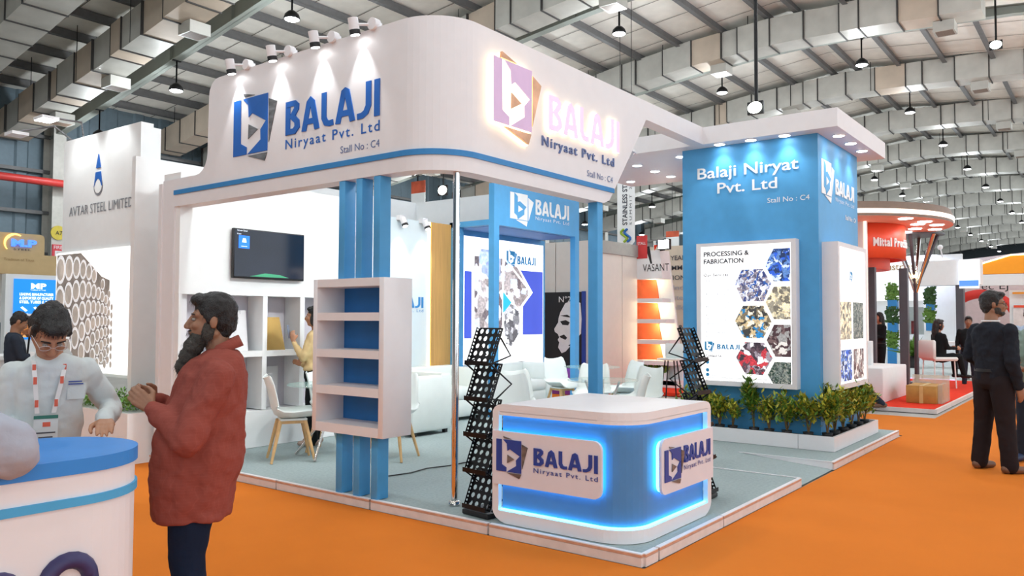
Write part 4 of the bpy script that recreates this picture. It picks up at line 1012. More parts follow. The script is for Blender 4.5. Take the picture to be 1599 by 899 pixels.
text('print', 'MP', FY(2.30, 14.6, 2.07), w=.28, h=.10, m=PW, parent=bb, bold=.04); text('print', 'Tradition of Trust', FY(2.29, 14.6, 2.03), w=.28, h=.025, m=PW, parent=bb)
for i, s_ in enumerate(('LEADING MANUFACTURER', '& EXPORTER OF QUALITY', 'STEEL TUBES & PIPES')): text('print', s_, FY(2.1, 14.6, 1.93-i*.075), w=.62, h=.05, m=PW, parent=bb, bold=.03)
for i in range(2):
    for j in range(3):
        c = 2.18+j*.23; z = 1.66-i*.2
        MB().prism([(c-.06, z+.035), (c+.035, z-.045), (c+.07, z-.02), (c-.02, z+.055)], FY(0, 14.6, 0), 0, .003).build('print_tube', PW, bb)
        text('print', ('Pipes', 'Tubes', 'Coils')[j], FY(c-.06, 14.6, z-.09), w=.14, h=.022, m=PW, parent=bb)
MB().box(2.34, 2.5, 14.597, 14.6, 1.14, 1.3).build('print_block', glow('poster_cyan', (60, 200, 250), .9), bb)
# brochure stand with copper coloured leaflets in front of it
t = thing('brochure_stand', 'small leaflet stand holding two fire coloured leaflets at the far left', 'stand', (-.9, 11.2, 0))
p = at(22, 530, y=10.9)
MB().tube([(p.x+.15, 11.0, 0), (p.x+.35, 11.2, 1.45)], .015, 6).box(p.x-.1, p.x+.3, 10.9, 11.3, 0, .03).build('frame', BLACKM, t)
LEAFP = photo('print_fire', [(70, 40, 20), (210, 130, 60), (120, 70, 40), (250, 190, 110)], 9, .2)
for dx, dz, k in ((.05, .98, 1), (.22, 1.2, 1.2)):
    MB().add([(p.x+dx-.11*k, 10.95, dz), (p.x+dx+.11*k, 10.95, dz), (p.x+dx+.11*k, 11.02, dz+.3*k), (p.x+dx-.11*k, 11.02, dz+.3*k)], [(0, 1, 2, 3)]).build('leaflet', LEAFP, t)
    MB().add([(p.x+dx-.11*k, 10.945, dz+.22*k), (p.x+dx+.11*k, 10.945, dz+.22*k), (p.x+dx+.11*k, 11.015, dz+.3*k), (p.x+dx-.11*k, 11.015, dz+.3*k)], [(0, 1, 2, 3)]).build('leaflet_head', WHITE, t)
# --- grey white block of the stall behind, with the dark portrait poster
CREAM = mat('cream_wall', (214, 210, 204), .75, var=.02)
gb = thing('grey_stall_wall', 'cream grey panelled outer wall of the stall behind the blue portal', 'partition', (9.6, 6, 0))
for i, (a, c) in enumerate(((8.1, 7.62), (7.6, 7.12), (7.1, 6.62), (6.6, 6.16))): MB().box(9.5, 9.6, c, a, 0, 3.12).build('wall_panel', CREAM, gb)
for i, (a, c) in enumerate(((9.5, 10.43), (10.45, 11.1))): MB().box(a, c, 6.05, 6.15, 0, 3.0).build('wall_panel', CREAM, gb)
MB().box(9.45, 11.1, 6.02, 6.05, 2.86, 3.12).build('top_rail', mat('rail_grey', (150, 152, 150), .6), gb)
BK = mat('poster_black', (26, 27, 32), .5, var=.05); PWH = mat('poster_pale', (226, 228, 230), .5, var=.04)
ps = thing('portrait_poster', 'tall dark poster with a pale bearded face in profile on the cream wall', 'poster', (9.48, 6.9, .2))
MB().box(9.465, 9.5, 6.42, 7.40, .2, 2.07).build('poster_board', BK, ps)
MB().box(9.463, 9.50, 6.36, 6.44, .2, 2.08).build('blue_edge', NAVY, ps)
fq = FX(9.464, 7.39, .22)
face = [(.55, 1.62), (.78, 1.68), (.92, 1.62), (.95, 1.3), (.93, .95), (.80, .82), (.66, .72), (.56, .62), (.46, .58), (.37, .70), (.40, .80), (.36, .86), (.40, .91), (.36, .98), (.29, 1.02), (.27, 1.08), (.37, 1.22), (.38, 1.30), (.42, 1.42)]
MB().prism(face, fq, 0, .002).build('poster_face', PWH, ps)
m = MB().prism([(.42, 1.24), (.56, 1.27), (.66, 1.22), (.62, 1.16), (.48, 1.17)], fq, .002, .003).prism([(.40, .93), (.52, .97), (.60, .90), (.55, .86), (.44, .90)], fq, .002, .003).prism([(.62, .74), (.80, .86), (.94, 1.0), (.95, .85), (.80, .70)], fq, .002, .003)
m.prism([(.42, 1.36), (.60, 1.38), (.70, 1.32), (.60, 1.33)], fq, .0031, .004).build('poster_shade', BK, ps)
text('print', 'N°2', FX(9.464, 7.0, 1.86), w=.3, h=.12, m=PWH, parent=ps)
o = MB().box(9.0, 9.4, 6.2, 6.9, 0, .5, .02).build('low_stool', mat('stool_purple', (150, 80, 200), .6)); tag(o, 'low purple topped stool glimpsed below the portrait poster', 'stool')
# hanging vertical banner
bn = thing('hanging_banner', 'white vertical banner reading stainless steel summit, hanging from the roof', 'banner', (16.4, 9.3, 3.4))
a_, b_ = at(964, 380, x=16.4), at(991, 380, x=16.4)
BY1, BY0 = a_.y, b_.y; zb_ = at(975, 384, x=16.4).z
MB().prism([(-BY1, zb_+.12), (-BY1+.12, zb_), (-BY0-.12, zb_), (-BY0, zb_+.12), (-BY0, zb_+3.2), (-BY1, zb_+3.2)], FX(16.4, 0, 0), -.02, 0).build('cloth', WHITEM, bn)
MB().tube([(16.4, BY1-.1, zb_+3.2), (16.4, BY1-.1, zroof(BY1))], .01, 4).tube([(16.4, BY0+.1, zb_+3.2), (16.4, BY0+.1, zroof(BY0))], .01, 4).build('cord', BLACKM, bn)
W_ = BY1-BY0
fb = (Vector((16.398, BY1-W_*.58, zb_+.62)), Vector((0, 0, 1)), Vector((0, 1, 0)), Vector((-1, 0, 0)))
text('print', 'STAINLESS STEEL', fb, w=1.5, h=W_*.27, m=INK, parent=bn, bold=.02)
fb = (Vector((16.398, BY1-W_*.84, zb_+.62)), Vector((0, 0, 1)), Vector((0, 1, 0)), Vector((-1, 0, 0)))
text('print', 'SUMMIT 2024', fb, w=1.55, h=W_*.13, m=INK, parent=bn, space=1.5)
for k, (m_, sx) in enumerate(((mat('swirl_green', (150, 180, 50), .5), -.06), (mat('swirl_blue', (30, 100, 170), .5), .06))):
    pts = [Vector((16.38, BY1-W_/2-sx-.10*sin(u*2*pi)*(1), zb_+.12+u*.38)) for u in [i/10 for i in range(11)]]
    MB().tube(pts, .035, 6).build('swirl', m_, bn)
# other hanging banners with orange gradient
for i, (px0, px1, py0, py1, x_, lb_) in enumerate(((642, 664, 281, 318, 21.0, 'orange and white hanging banner left of the steel pole'), (1040, 1060, 360, 378, 30.0, 'orange hanging banner above the small red stall'))):
    a_, b_ = at(px0, py1, x=x_), at(px1, py0, x=x_)
    o = thing('hanging_banner', lb_, 'banner', (x_, (a_.y+b_.y)/2, a_.z))
    zm = a_.z+(b_.z-a_.z)*.45
    MB().box(x_, x_+.02, b_.y, a_.y, zm, b_.z).build('cloth', mat('banner_orange', (208, 92, 60), .6, var=.4, scale=1.5), o); MB().box(x_, x_+.02, b_.y, a_.y, a_.z-.6, zm).build('cloth', WHITEM, o)
    MB().tube([(x_, (a_.y+b_.y)/2, b_.z), (x_, (a_.y+b_.y)/2, zroof((a_.y+b_.y)/2)+.01)], .012, 4).build('cord', BLACKM, o)
# --- stall with orange lit shelves
vs = thing('orange_shelf_stall', 'tapering white shelf tower with orange lit backs and potted plants', 'stall', (11.5, 6.0, 0))
VX = 11.1
def vy(px, py): p_ = at(px, py, x=VX); return p_
ORL = mat('orange_back', (240, 110, 60), .6, var=.1, emit=.12)
pTL, pTR = vy(993, 388), vy(1030, 392)
MB().prism([(-pTL.y-.4, .0), (-pTL.y-.4, 3.0), (-vy(1030, 400).y, 3.0), (-vy(1056, 600).y, 0)], FX(VX, 0, 0), -.45, -.40).build('back_board', WHITEM, vs)
MB().prism([(-pTL.y, 2.38), (-pTL.y, 3.0), (-vy(1030, 400).y, 3.0), (-vy(1034, 430).y, 2.38)], FX(VX, 0, 0), -.41, 0).build('header', WHITEM, vs)
levels = [(431, 466), (470, 498), (502, 530), (536, 562), (569, 592)]
for i, (t_, b_) in enumerate(levels):
    zt_, zb2 = vy(993, t_).z, vy(993, b_).z
    yl = vy(993, 500).y; yo = vy(1018+i*2.2, 500).y; yr = vy(1034+i*5.5, 500).y
    if i < 4:
        MB().prism([(-yl-.25, zb2), (-yl-.25, zt_), (-yo-.1, zt_), (-yo-.02, zb2)], FX(VX+.38, 0, 0), 0, .01).build('orange_back', ORL, vs)
        lamp('shelf_light', 'POINT', (VX+.2, (yl+yr)/2, zt_-.08), 6, (1, .8, .5), None, .03, parent=vs)
    MB().prism([(-yl, zb2-.09), (-yl, zb2-.0), (-yr, zb2-.0), (-yr, zb2-.09)], FX(VX, 0, 0), -.40, 0).build('shelf_board', WHITEM, vs)
MB().prism([(-vy(993, 600).y, 0), (-vy(993, 600).y, .22), (-vy(1058, 600).y, .22), (-vy(1058, 600).y, 0)], FX(VX, 0, 0), -.40, .0).build('plinth', WHITEM, vs)
text('lettering', 'VASANT', FX(VX-.001, vy(1004, 420).y, vy(1004, 424).z), w=.62*1.0, h=.16, m=DARK, parent=vs)
q = vy(1008, 412); MB().prism([(0, .38), (.1, .38), (.16, 0), (.12, 0)], FX(VX-.001, q.y, q.z), 0, .004).build('logo_mark', DARK, vs)
MB().prism([(.2, .4), (.3, .4), (.22, .28)], FX(VX-.001, q.y, q.z), 0, .004).build('logo_dot', REDC, vs)
q = vy(993, 404); MB().box(VX-.01, VX, q.y-.28, q.y-.02, q.z, q.z+.5).build('stall_tag', mat('tag_red', (206, 60, 60), .6), vs)
text('lettering', 'STALL', FX(VX-.011, q.y-.05, q.z+.3), w=.2, h=.06, m=WHITEM, parent=vs)
for i, px in enumerate((1002, 1012, 1022, 1033)):
    p_ = vy(px, 592); z_ = vy(993, 592).z
    MB().lathe([(.06, 0), (.08, .16), (.07, .16)], (VX+.15, p_.y, z_), 12).build('pot', WHITE, vs)
    sh_ = MB(); rnd = random.Random(i)
    for k in range(60):
        a = rnd.random()*6.28; e = rnd.uniform(.5, 1.5); L = .22; c = Vector((VX+.15, p_.y, z_+.15)); d = Vector((cos(a)*cos(e), sin(a)*cos(e), sin(e)))*L*rnd.uniform(.5, 1.2); s_ = Vector((-sin(a), cos(a), 0))*.018
        sh_.add([c, c+d*.6+s_, c+d, c+d*.6-s_], [(0, 1, 2, 3)])
    sh_.build('foliage', mat('leaf_fresh', (116, 170, 70)), vs, kind='stuff')
o = MB().box(9.45, 10.0, 5.1, 6.0, .0, .03).box(10.0, 15, 6.02, 7.0, 0, .03).build('red_carpet', REDC); tag(o, 'red carpet in front of the orange lit shelf tower', 'carpet')
tw2 = thing('text_panel', 'white lettered side panel behind the orange shelf tower', 'panel', (13.5, 5.5, 0))
MB().box(13.4, 13.5, 4.6, 7.4, 0, 3.3).build('board', mat('board_sand', (216, 206, 186), .7, var=.03), tw2)
for i, s_ in enumerate(('SEVENTY YEARS IN STEEL', 'OUR COMMITMENT IS', 'THE NATIONAL BUILD', 'Serving Indian Steel', 'Stainless steel, carbon', 'and high alloys to the', 'industry', 'Domestic & Recycled', 'Raw materials made', 'Since Garment & Co.', 'metal scrap yard')):
    text('print', s_, FX(13.39, 7.1, 2.95-i*.24), w=1.9 if len(s_) > 10 else .8, h=.11, m=INK if i < 3 or i in (7, 9) else INKL, parent=tw2, bold=.01)
t = thing('floodlight', 'bright floodlight over the orange shelf stall', 'lamp', (11.0, 5.7, 3.35))
p_ = at(1036, 382, x=11.0)
MB().box(p_.x, p_.x+.08, p_.y-.14, p_.y+.14, p_.z-.1, p_.z+.12).build('housing', BLACKM, t); MB().box(p_.x-.01, p_.x, p_.y-.12, p_.y+.12, p_.z-.08, p_.z+.1).build('lens', MATS['flood_lens'], t)
MB().tube([(p_.x+.05, p_.y, p_.z-.1), (p_.x+.15, p_.y+.2, 2.99)], .02, 6).build('arm', BLACKM, t)
# round bar stool near the rack
t = thing('bar_stool', 'white bar stool with thin legs behind the right rack', 'stool', (10.2, 4.6, 0)); p_ = at(1048, 622, z=0.02)
for a in range(4): MB().tube([(p_.x+.12*cos(a*1.57), p_.y+.12*sin(a*1.57), .74), (p_.x+.22*cos(a*1.57), p_.y+.22*sin(a*1.57), .03)], .012, 6).build('leg', BLACKM, t)
MB().box(p_.x-.2, p_.x+.2, p_.y-.2, p_.y+.2, .74, .78, .015).build('seat', SHELLW, t); MB().box(p_.x+.15, p_.x+.2, p_.y-.2, p_.y+.2, .78, 1.05, .015).build('backrest', SHELLW, t)
# --- right: red carpet stall with the round canopy
rp_ = thing('red_platform', 'red carpeted platform with white edging across the aisle', 'platform', (12, 2, 0))
MB().box(10.06, 17.5, .10, 6.0, 0, .066).build('deck', REDC, rp_)
for a, c in ((.10, 1.4), (1.42, 2.8), (2.82, 4.5)): MB().box(10.03, 10.06, a, c, 0, .07).build('edge_board', PLY, rp_)
for a, c in ((10.03, 11.4), (11.42, 13.2), (13.22, 15.2), (15.22, 17.5)): MB().box(a, c, .06, .10, 0, .07).build('edge_board', PLY, rp_)
o = thing('white_bench_block', 'big white display bench block on the red carpet', 'bench', (11, 1.5, .07))
MB().box(10.6, 12.5, .98, 2.1, .07, .665, .02).build('seat_block', WHITEM, o)
MB().box(11.6, 11.75, 1.4, 3.0, .66, 1.12, .01).build('back_board', WHITEM, o)
CARD = mat('brown_cardboard', (184, 140, 66), .6, var=.1, scale=10); PFILM = mat('clear_film', (226, 214, 196), .2, alpha=.45, var=0)
o = thing('carton', 'brown taped cardboard carton wrapped in film on the red carpet', 'box', (11.4, .4, .07))
MB().box(11.0, 11.75, .22, .70, .07, .37, .004).build('box_body', CARD, o)
MB().box(10.996, 11.0, .43, .49, .07, .37).box(11.0, 11.75, .43, .49, .371, .373).build('tape', mat('packing_tape', (214, 186, 120), .3), o)
MB().box(11.76, 11.80, .0+.14, .74, .07, .52).build('film_wrap', PFILM, o); MB().box(11.1, 11.7, .145, .215, .07, .40).build('film_wrap', PFILM, o)
# forked tree column
tc_ = thing('branching_column', 'dark column that forks into slim struts under the round canopy', 'column', (15.9, 1.43, .07))
GM = mat('graphite_metal', (88, 88, 94), .45, .4, var=.05)
bx, by = 15.9, 1.43
MB().lathe([(.3, 0), (.3, .03), (.28, .035)], (bx, by, .066), 20).build('base_plate', GM, tc_)
MB().tube([(bx, by, .09), (bx, by, 2.15)], .05, 10).build('trunk', GM, tc_)
for i, a in enumerate((0, 1.05, 2.1, 3.14, 4.2, 5.24)):
    MB().tube([(bx, by, 2.1), (bx+.12*cos(a), by+.12*sin(a), 2.5), (bx+.5*cos(a), by+.5*sin(a), 3.48)], [.03, .03, .045], 8).build('branch', GM if i % 2 else CHROME, tc_)
MB().lathe([(.62, 0), (.62, .03)], (bx, by, 3.46), 20).build('top_ring', GM, tc_)
MB().ell((bx-.1, by, 2.55), (.07, .07, .09)).build('bulb', LEDWARM, tc_)
# round canopy and red drum
rc = thing('round_canopy', 'large round canopy with a white light rim and downlights beside the tower', 'canopy', (14.5, 2.9, 3.5))
rcx, rcy, rr = 13.85, 2.95, 2.6
pe = at(1485, 347, x=rcx)
SAL = mat('canopy_underside', (240, 180, 160), .6, var=.02)
MB().lathe([(rr, 0), (rr, .05)], (rcx, rcy, 3.50), 64).build('canopy_rim', mat('rim_taupe', (132, 112, 98), .5), rc)
MB().lathe([(rr-.02, .0), (rr+.015, .005), (rr+.015, .10), (rr-.02, .105)], (rcx, rcy, 3.55), 64).build('rim_light', LEDW2, rc) if 0 else MB().lathe([(rr-.02, .0), (rr+.015, .005), (rr+.015, .08), (rr-.02, .085)], (rcx, rcy, 3.55), 64).build('rim_light', glow('rim_light_white', (255, 244, 232), 1.6), rc)
MB().lathe([(rr, 0), (rr-.05, .14)], (rcx, rcy, 3.64), 64).build('canopy_rim', mat('rim_taupe', (132, 112, 98)), rc)
MB().lathe([(rr-.01, 0), (rr-.01, .01)], (rcx, rcy, 3.492), 64).build('underside', SAL, rc)
for i, (px, py) in enumerate(((1374, 336), (1414, 341), (1444, 346), (1433, 350), (1463, 351), (1429, 357), (1460, 358), (1441, 364), (1414, 362))):
    q = at(px, py, z=3.49)
    if hypot(q.x-rcx, q.y-rcy) < rr: MB().lathe([(.13, 0), (.13, -.01), (.02, -.011)], (q.x, q.y, 3.492), 16).build('downlight', LENS, rc)
lamp('canopy_light', 'POINT', (14.6, 2.0, 3.2), 60, (1, .95, .9), None, .3)
REDP = mat('drum_red', (236, 84, 50), .5, var=.03)
dr = thing('red_drum_sign', 'red curved drum sign with white lettering under the round canopy', 'sign', (14.5, 3, 2.3))
dcx, dcy, dR = 13.8, 2.38, 1.15
m = MB(); N_ = 40
m.rings([[(dcx+r_*cos(a), dcy+r_*sin(a), z) for r_, z in ((dR, 2.78), (dR, 3.49), (dR-.06, 3.49), (dR-.06, 2.78))] for a in [2*pi*k/N_ for k in range(N_+1)]], True, False, True)
m.build('drum_skin', REDP, dr)
m = MB().lathe([(dR-.18, 0), (dR-.18, .75)], (dcx+.1, dcy+.15, 2.58), 40); m.build('inner_drum', REDP, dr)
sname = 'Mittal Precision'
def curved(s, cx, cy, R_, a0, a1, z, h, m_, parent):
    cw = [1.45 if c_ == 'M' else .45 if c_ in 'il' else .6 if c_ in 't ' else 1. for c_ in s]; tot = sum(cw); u = 0
    for ch, wd in zip(s, cw):
        a = a0+(a1-a0)*(u+.1*wd)/tot; u += wd
        if ch == ' ': continue
        t_ = Vector((-sin(a), cos(a), 0)); n_ = Vector((cos(a), sin(a), 0))
        text('lettering', ch, (Vector((cx, cy, z))+n_*R_, t_, Vector((0, 0, 1)), n_), w=(a1-a0)*R_*wd*.8/tot, h=h, m=m_, parent=parent, d=.02, bold=.03)
curved(sname, dcx, dcy, dR, radians(219), radians(283), 3.02, .17, WHITEM, dr)
for px in (1361, 1412):
    q = at(px, 560, x=13.2 if px < 1400 else 13.9)
    MB().box(q.x, q.x+.15, q.y-.08, q.y+.08, .066, 2.6).build('pillar', GM, dr)
pb = thing('wall_slab', 'white end slab with a lit edge beside the tower lightbox', 'partition', (12.5, 3, 0))
q0, q1 = at(1338, 450, x=12.6), at(1352, 450, x=12.6)
MB().box(12.6, 12.8, q1.y, q0.y+.4, 0, at(1340, 318, x=12.6).z).build('slab', WHITEM, pb)
MB().box(12.56, 12.6, q1.y-.03, q1.y+.02, .07, at(1350, 332, x=12.6).z).build('edge_light', glow('edge_light_warm', (255, 220, 200), 1.2), pb)
# --- far stalls at the right end
fs = thing('far_stall', 'far white stall wall with orange lettering behind the red stall', 'stall', (24, 4, 0))
def pbox(px0, px1, py0, py1, x_, m_, parent, name, d=.1):
    a_, b_ = at(px0, py1, x=x_), at(px1, py0, x=x_); return MB().box(x_, x_+d, b_.y, a_.y, (0 if a_.z < .7 else a_.z), b_.z).build(name, m_, parent)
pbox(1352, 1502, 396, 545, 27.5, WHITEM, fs, 'back_wall', .2)
pbox(1352, 1440, 406, 470, 27.4, glow('lit_wall', (250, 250, 248), .35), fs, 'lit_panel', .05)
q = at(1384, 422, x=27.39); text('lettering', 'Industries Ltd', FX(27.38, q.y+.4, q.z), w=1.9, h=.26, m=mat('gold_letters', (150, 120, 70)), parent=fs, d=.03)
lamp('cove_light', 'AREA', at(1440, 404, x=27.0), 30, (.6, .7, 1), at(1440, 440, x=27.3), 1.0)
for i, (px0, px1) in enumerate(((1386, 1400), (1446, 1458))):
    cx = (px0+px1)/2; pw = thing('green_wall_shelf', 'blue stacked planter column with green plants, %s' % ('left of the dark pillar' if i == 0 else 'right of the branching column'), 'planter', (24.5, at(cx, 500, x=24.5).y, 0))
    for j, (t_, b_) in enumerate(((468, 482), (504, 518), (542, 556)) if i == 0 else ((474, 484), (504, 516))):
        pbox(px0, px1, t_, b_, 24.5, BLUES, pw, 'planter_box', .3)
        a_, b2_ = at(px0, t_, x=24.6), at(px1, t_-24, x=24.6); lf = MB(); rnd = random.Random(j+i*7)
        for k in range(260):
            c = Vector((24.6+rnd.uniform(-.15, .1), rnd.uniform(b2_.y, a_.y), rnd.uniform(a_.z-.02, b2_.z))); a = rnd.random()*6.28; d = Vector((cos(a)*.3, sin(a), rnd.uniform(-.5, 1)))*.11; s_ = Vector((0, -d.z, d.y))*.35
            lf.add([c, c+d*.5+s_, c+d, c+d*.5-s_], [(0, 1, 2, 3)])
        lf.build('foliage', LEAFS[(j+i) % 2*2], pw, kind='stuff')
    pbox(px0-2, px1+2, 548 if i == 0 else 516, 572, 24.52, WHITEM, pw, 'base', .2)
o = thing('notice_board', 'grey notice board with a dark red panel on the far white wall', 'board', (25.5, 3, 1))
pbox(1420, 1442, 479, 522, 25.5, mat('board_grey', (176, 184, 182), .6), o, 'board', .05); pbox(1423, 1433, 501, 521, 25.48, mat('panel_maroon', (120, 40, 40), .6, var=.4), o, 'panel', .02)
MB().box(25.5, 25.55, at(1431, 500, x=25.5).y-.03, at(1431, 500, x=25.5).y+.03, 0, at(1431, 521, x=25.5).z).build('stand', GM, o)
pbk = thing('potted_palm', 'potted palm in a dark pot on the far white floor', 'plant', (21, 3, 0)); q = at(1425, 574, z=.07)
MB().lathe([(.16, 0), (.2, .35), (.18, .35)], (q.x, q.y, .07), 14).build('pot', DARK, pbk); lf = MB(); rnd = random.Random(9)
for k in range(90):
    a = rnd.random()*6.28; e = rnd.uniform(.3, 1.4); c = Vector((q.x, q.y, .42)); d = Vector((cos(a)*cos(e), sin(a)*cos(e), sin(e)))*rnd.uniform(.4, .85); s_ = Vector((-sin(a), cos(a), 0))*.05
    lf.add([c, c+d*.5+s_, c+d-Vector((0, 0, .1)), c+d*.5-s_], [(0, 1, 2, 3)])
lf.build('foliage', LEAFS[0], pbk, kind='stuff')
ws = thing('far_deck', 'pale lit floor deck of the far white stall', 'platform', (22, 2, 0))
MB().box(17.6, 27.4, .9, 6.5, 0, .07).build('deck', mat('pale_carpet', (196, 206, 206), .9), ws); MB().box(17.57, 17.6, .9, 6.5, 0, .075).build('edge_light', glow('edge_light_violet', (210, 200, 255), 1.2), ws)
# sign head of the middle far stall
sg = thing('far_sign_head', 'white curved sign head with a tilted screen in the far right background', 'sign', (22, 1.2, 2.2))
pbox(1425, 1530, 404, 446, 22.5, WHITEM, sg, 'sign_board', .6)
pbox(1498, 1528, 405, 450, 22.4, glow('screen_pale', (244, 248, 255), .9), sg, 'screen', .05); pbox(1498, 1528, 437, 447, 22.38, glow('screen_band_blue', (80, 130, 220), .8), sg, 'screen_band', .02)
pbox(1494, 1504, 440, 560, 22.6, GM, sg, 'pillar', .3)
q = at(1468, 386, x=22.6); MB().ell(q, (.08, .08, .08)).tube([q, at(1472, 402, x=22.6)], .02, 6).build('lamp_head', WHITE, sg)
# red ring arch
ra = thing('red_ring_arch', 'large red ring arch in the far right background', 'arch', (28, 1, 1))
cc = at(1532, 508, x=28.0); m = MB(); r0 = at(1469, 508, x=28.0).y-cc.y; th_ = r0*.24
m.rings([[(28.0, cc.y+r_*cos(a), cc.z+r_*sin(a)) for r_ in (r0, r0-th_)]+[(28.3, cc.y+r_*cos(a), cc.z+r_*sin(a)) for r_ in (r0-th_, r0)] for a in [-.35+pi*1.22*k/48 for k in range(49)]], True, True, True)
m.build('ring', mat('ring_red', (222, 52, 40), .5, var=.03), ra)
pbox(1465, 1600, 520, 560, 29.0, WHITEM, ra, 'counter_front', .2)
pbox(1462, 1604, 436, 560, 30.5, mat('wall_pinkish', (214, 196, 196), .7, var=.05), ra, 'back_wall', .1)
q = at(1533, 462, x=27.9); text('lettering', 'ec EJ', FX(27.9, q.y, at(1533, 452, x=27.9).z), w=.8, h=.25, m=DARK, parent=ra) 
# orange gabled stall
og = thing('orange_gable_stall', 'far stall with an orange gabled fascia outlined in light', 'stall', (26, 0, 2)); OX = 25.0
def oy(px, py): p_ = at(px, py, x=OX); return (-p_.y, p_.z)
MB().prism([oy(1528, 428), oy(1528, 414), oy(1578, 399), oy(1640, 396), oy(1640, 425)], FX(OX, 0, 0), -.3, 0).build('gable_board', mat('gable_orange', (236, 150, 16), .5, var=.02, emit=.15), og)
MB().prism([oy(1528, 414), oy(1527, 412), oy(1578, 397), oy(1640, 394), oy(1640, 396), oy(1578, 399)], FX(OX, 0, 0), -.05, .02).build('light_line', LEDWARM, og)
MB().prism([oy(1528, 446), oy(1528, 429), oy(1640, 427), oy(1640, 444)], FX(OX, 0, 0), -.3, 0).build('fascia', WHITEM, og)
MB().prism([oy(1440, 408), oy(1527, 398), oy(1600, 389), oy(1600, 400), oy(1527, 414), oy(1527, 440), oy(1440, 420)], FX(OX+1.2, 0, 0), -.3, 0).build('upper_board', mat('board_lilac', (206, 202, 216), .6), og)
pbox(1578, 1640, 452, 560, 26.5, WHITEM, og, 'back_wall', .1)
pbox(1581, 1640, 455, 459, 26.4, mat('band_orange', (240, 160, 50), .6), og, 'band', .05); pbox(1583, 1640, 476, 540, 26.4, mat('booth_panel', (232, 226, 224), .6, var=.1), og, 'panel', .05); pbox(1583, 1640, 476, 480, 26.37, REDP, og, 'red_band', .02)
# white desk with literature stand (beside the seated woman)
dk = thing('white_desk', 'white desk of the far stall beside the seated woman', 'desk', (20.5, .9, 0)); q = at(1520, 592, z=0)
MB().box(q.x-.2, q.x+1.2, q.y-.05, q.y+.05, 0, .95).box(q.x, q.x+1.2, q.y+.05, q.y+1.0, .9, .95).build('desk_top', WHITEM, dk)
ORD2 = ORD+['sixteenth']
# stalls lining the far side so the hall is not empty
WC = [WHITEM, mat('stall_cool', (200, 212, 222), .7), mat('stall_warm', (222, 208, 190), .7), mat('stall_blue', (70, 120, 190), .6), mat('stall_red', (196, 60, 52), .6)]
rnd = random.Random(11)
for i in range(16):
    x = 34+4.6*i; y = [3.2, 11.5, 18.5][i % 3]; h = rnd.uniform(2.8, 4.2)
    t = thing('distant_stall', '%s plain stall down the hall beyond the red stall, counted from the camera' % ORD2[i], 'stall', (x, y, 0), 0, 'distant stalls down the hall')
    MB().box(x+2.6, x+2.8, y-2.5, y+2.5, 0, h).build('back_wall', WC[i % 2], t)
    MB().box(x, x+.15, y-2.5, y+2.5, h-.7, h).build('fascia', WC[(i*2) % 5], t); MB().box(x, x+2.8, y+2.35, y+2.5, 0, h).build('side_wall', WC[0], t)
    for a in (-2.45, 2.3): MB().box(x, x+.15, y+a, y+a+.15, 0, h-.7).build('post', WC[1], t)
# ================================================================ PEOPLE
def skin(name, rgb): 
    m = mat(name, rgb, .55, var=.05, scale=14, bump=.05, bscale=120); m.node_tree.nodes['Principled BSDF'].inputs['Subsurface Weight'].default_value = .06
    m.node_tree.nodes['Principled BSDF'].inputs['Subsurface Radius'].default_value = (.02, .01, .006); return m
SK1 = skin('skin_brown', (150, 108, 82)); SK2 = skin('skin_tan', (176, 128, 98))
HAIR = mat('black_hair', (20, 18, 18), .45, var=.4, scale=50, bump=.5, bscale=160); BEARD = mat('dark_beard', (58, 54, 48), .6, var=.4, scale=60, bump=.5, bscale=160)
def cloth(name, rgb, check=None):
    m = mat(name, rgb, .85, var=.07, scale=5, bump=.35, bscale=9, spec=.15); return m
def remesh(o, vox, smooth=6, wr=0., wsc=.12):
    r = o.modifiers.new('r', 'REMESH'); r.mode = 'VOXEL'; r.voxel_size = vox; r.use_smooth_shade = True
    s_ = o.modifiers.new('s', 'SMOOTH'); s_.iterations = smooth; s_.factor = .6
    if wr:
        tx = bpy.data.textures.get('folds%.2f' % wsc) or bpy.data.textures.new('folds%.2f' % wsc, 'CLOUDS'); tx.noise_scale = wsc; tx.noise_depth = 2
        d_ = o.modifiers.new('d', 'DISPLACE'); d_.texture = tx; d_.strength = wr; d_.mid_level = .5; d_.texture_coords = 'LOCAL'
        tx = bpy.data.textures.get('creases') or bpy.data.textures.new('creases', 'MARBLE'); tx.noise_scale = .16; tx.turbulence = 9; tx.noise_depth = 1
        d_ = o.modifiers.new('d2', 'DISPLACE'); d_.texture = tx; d_.strength = wr*.45; d_.mid_level = .5; d_.texture_coords = 'LOCAL'
    return o
def headM(c, yaw, pitch, roll=0., s=1.):
    return Matrix.Translation(c) @ Matrix.Rotation(yaw, 4, 'Z') @ Matrix.Rotation(pitch, 4, 'Y') @ Matrix.Rotation(roll, 4, 'X') @ Matrix.Scale(s, 4)
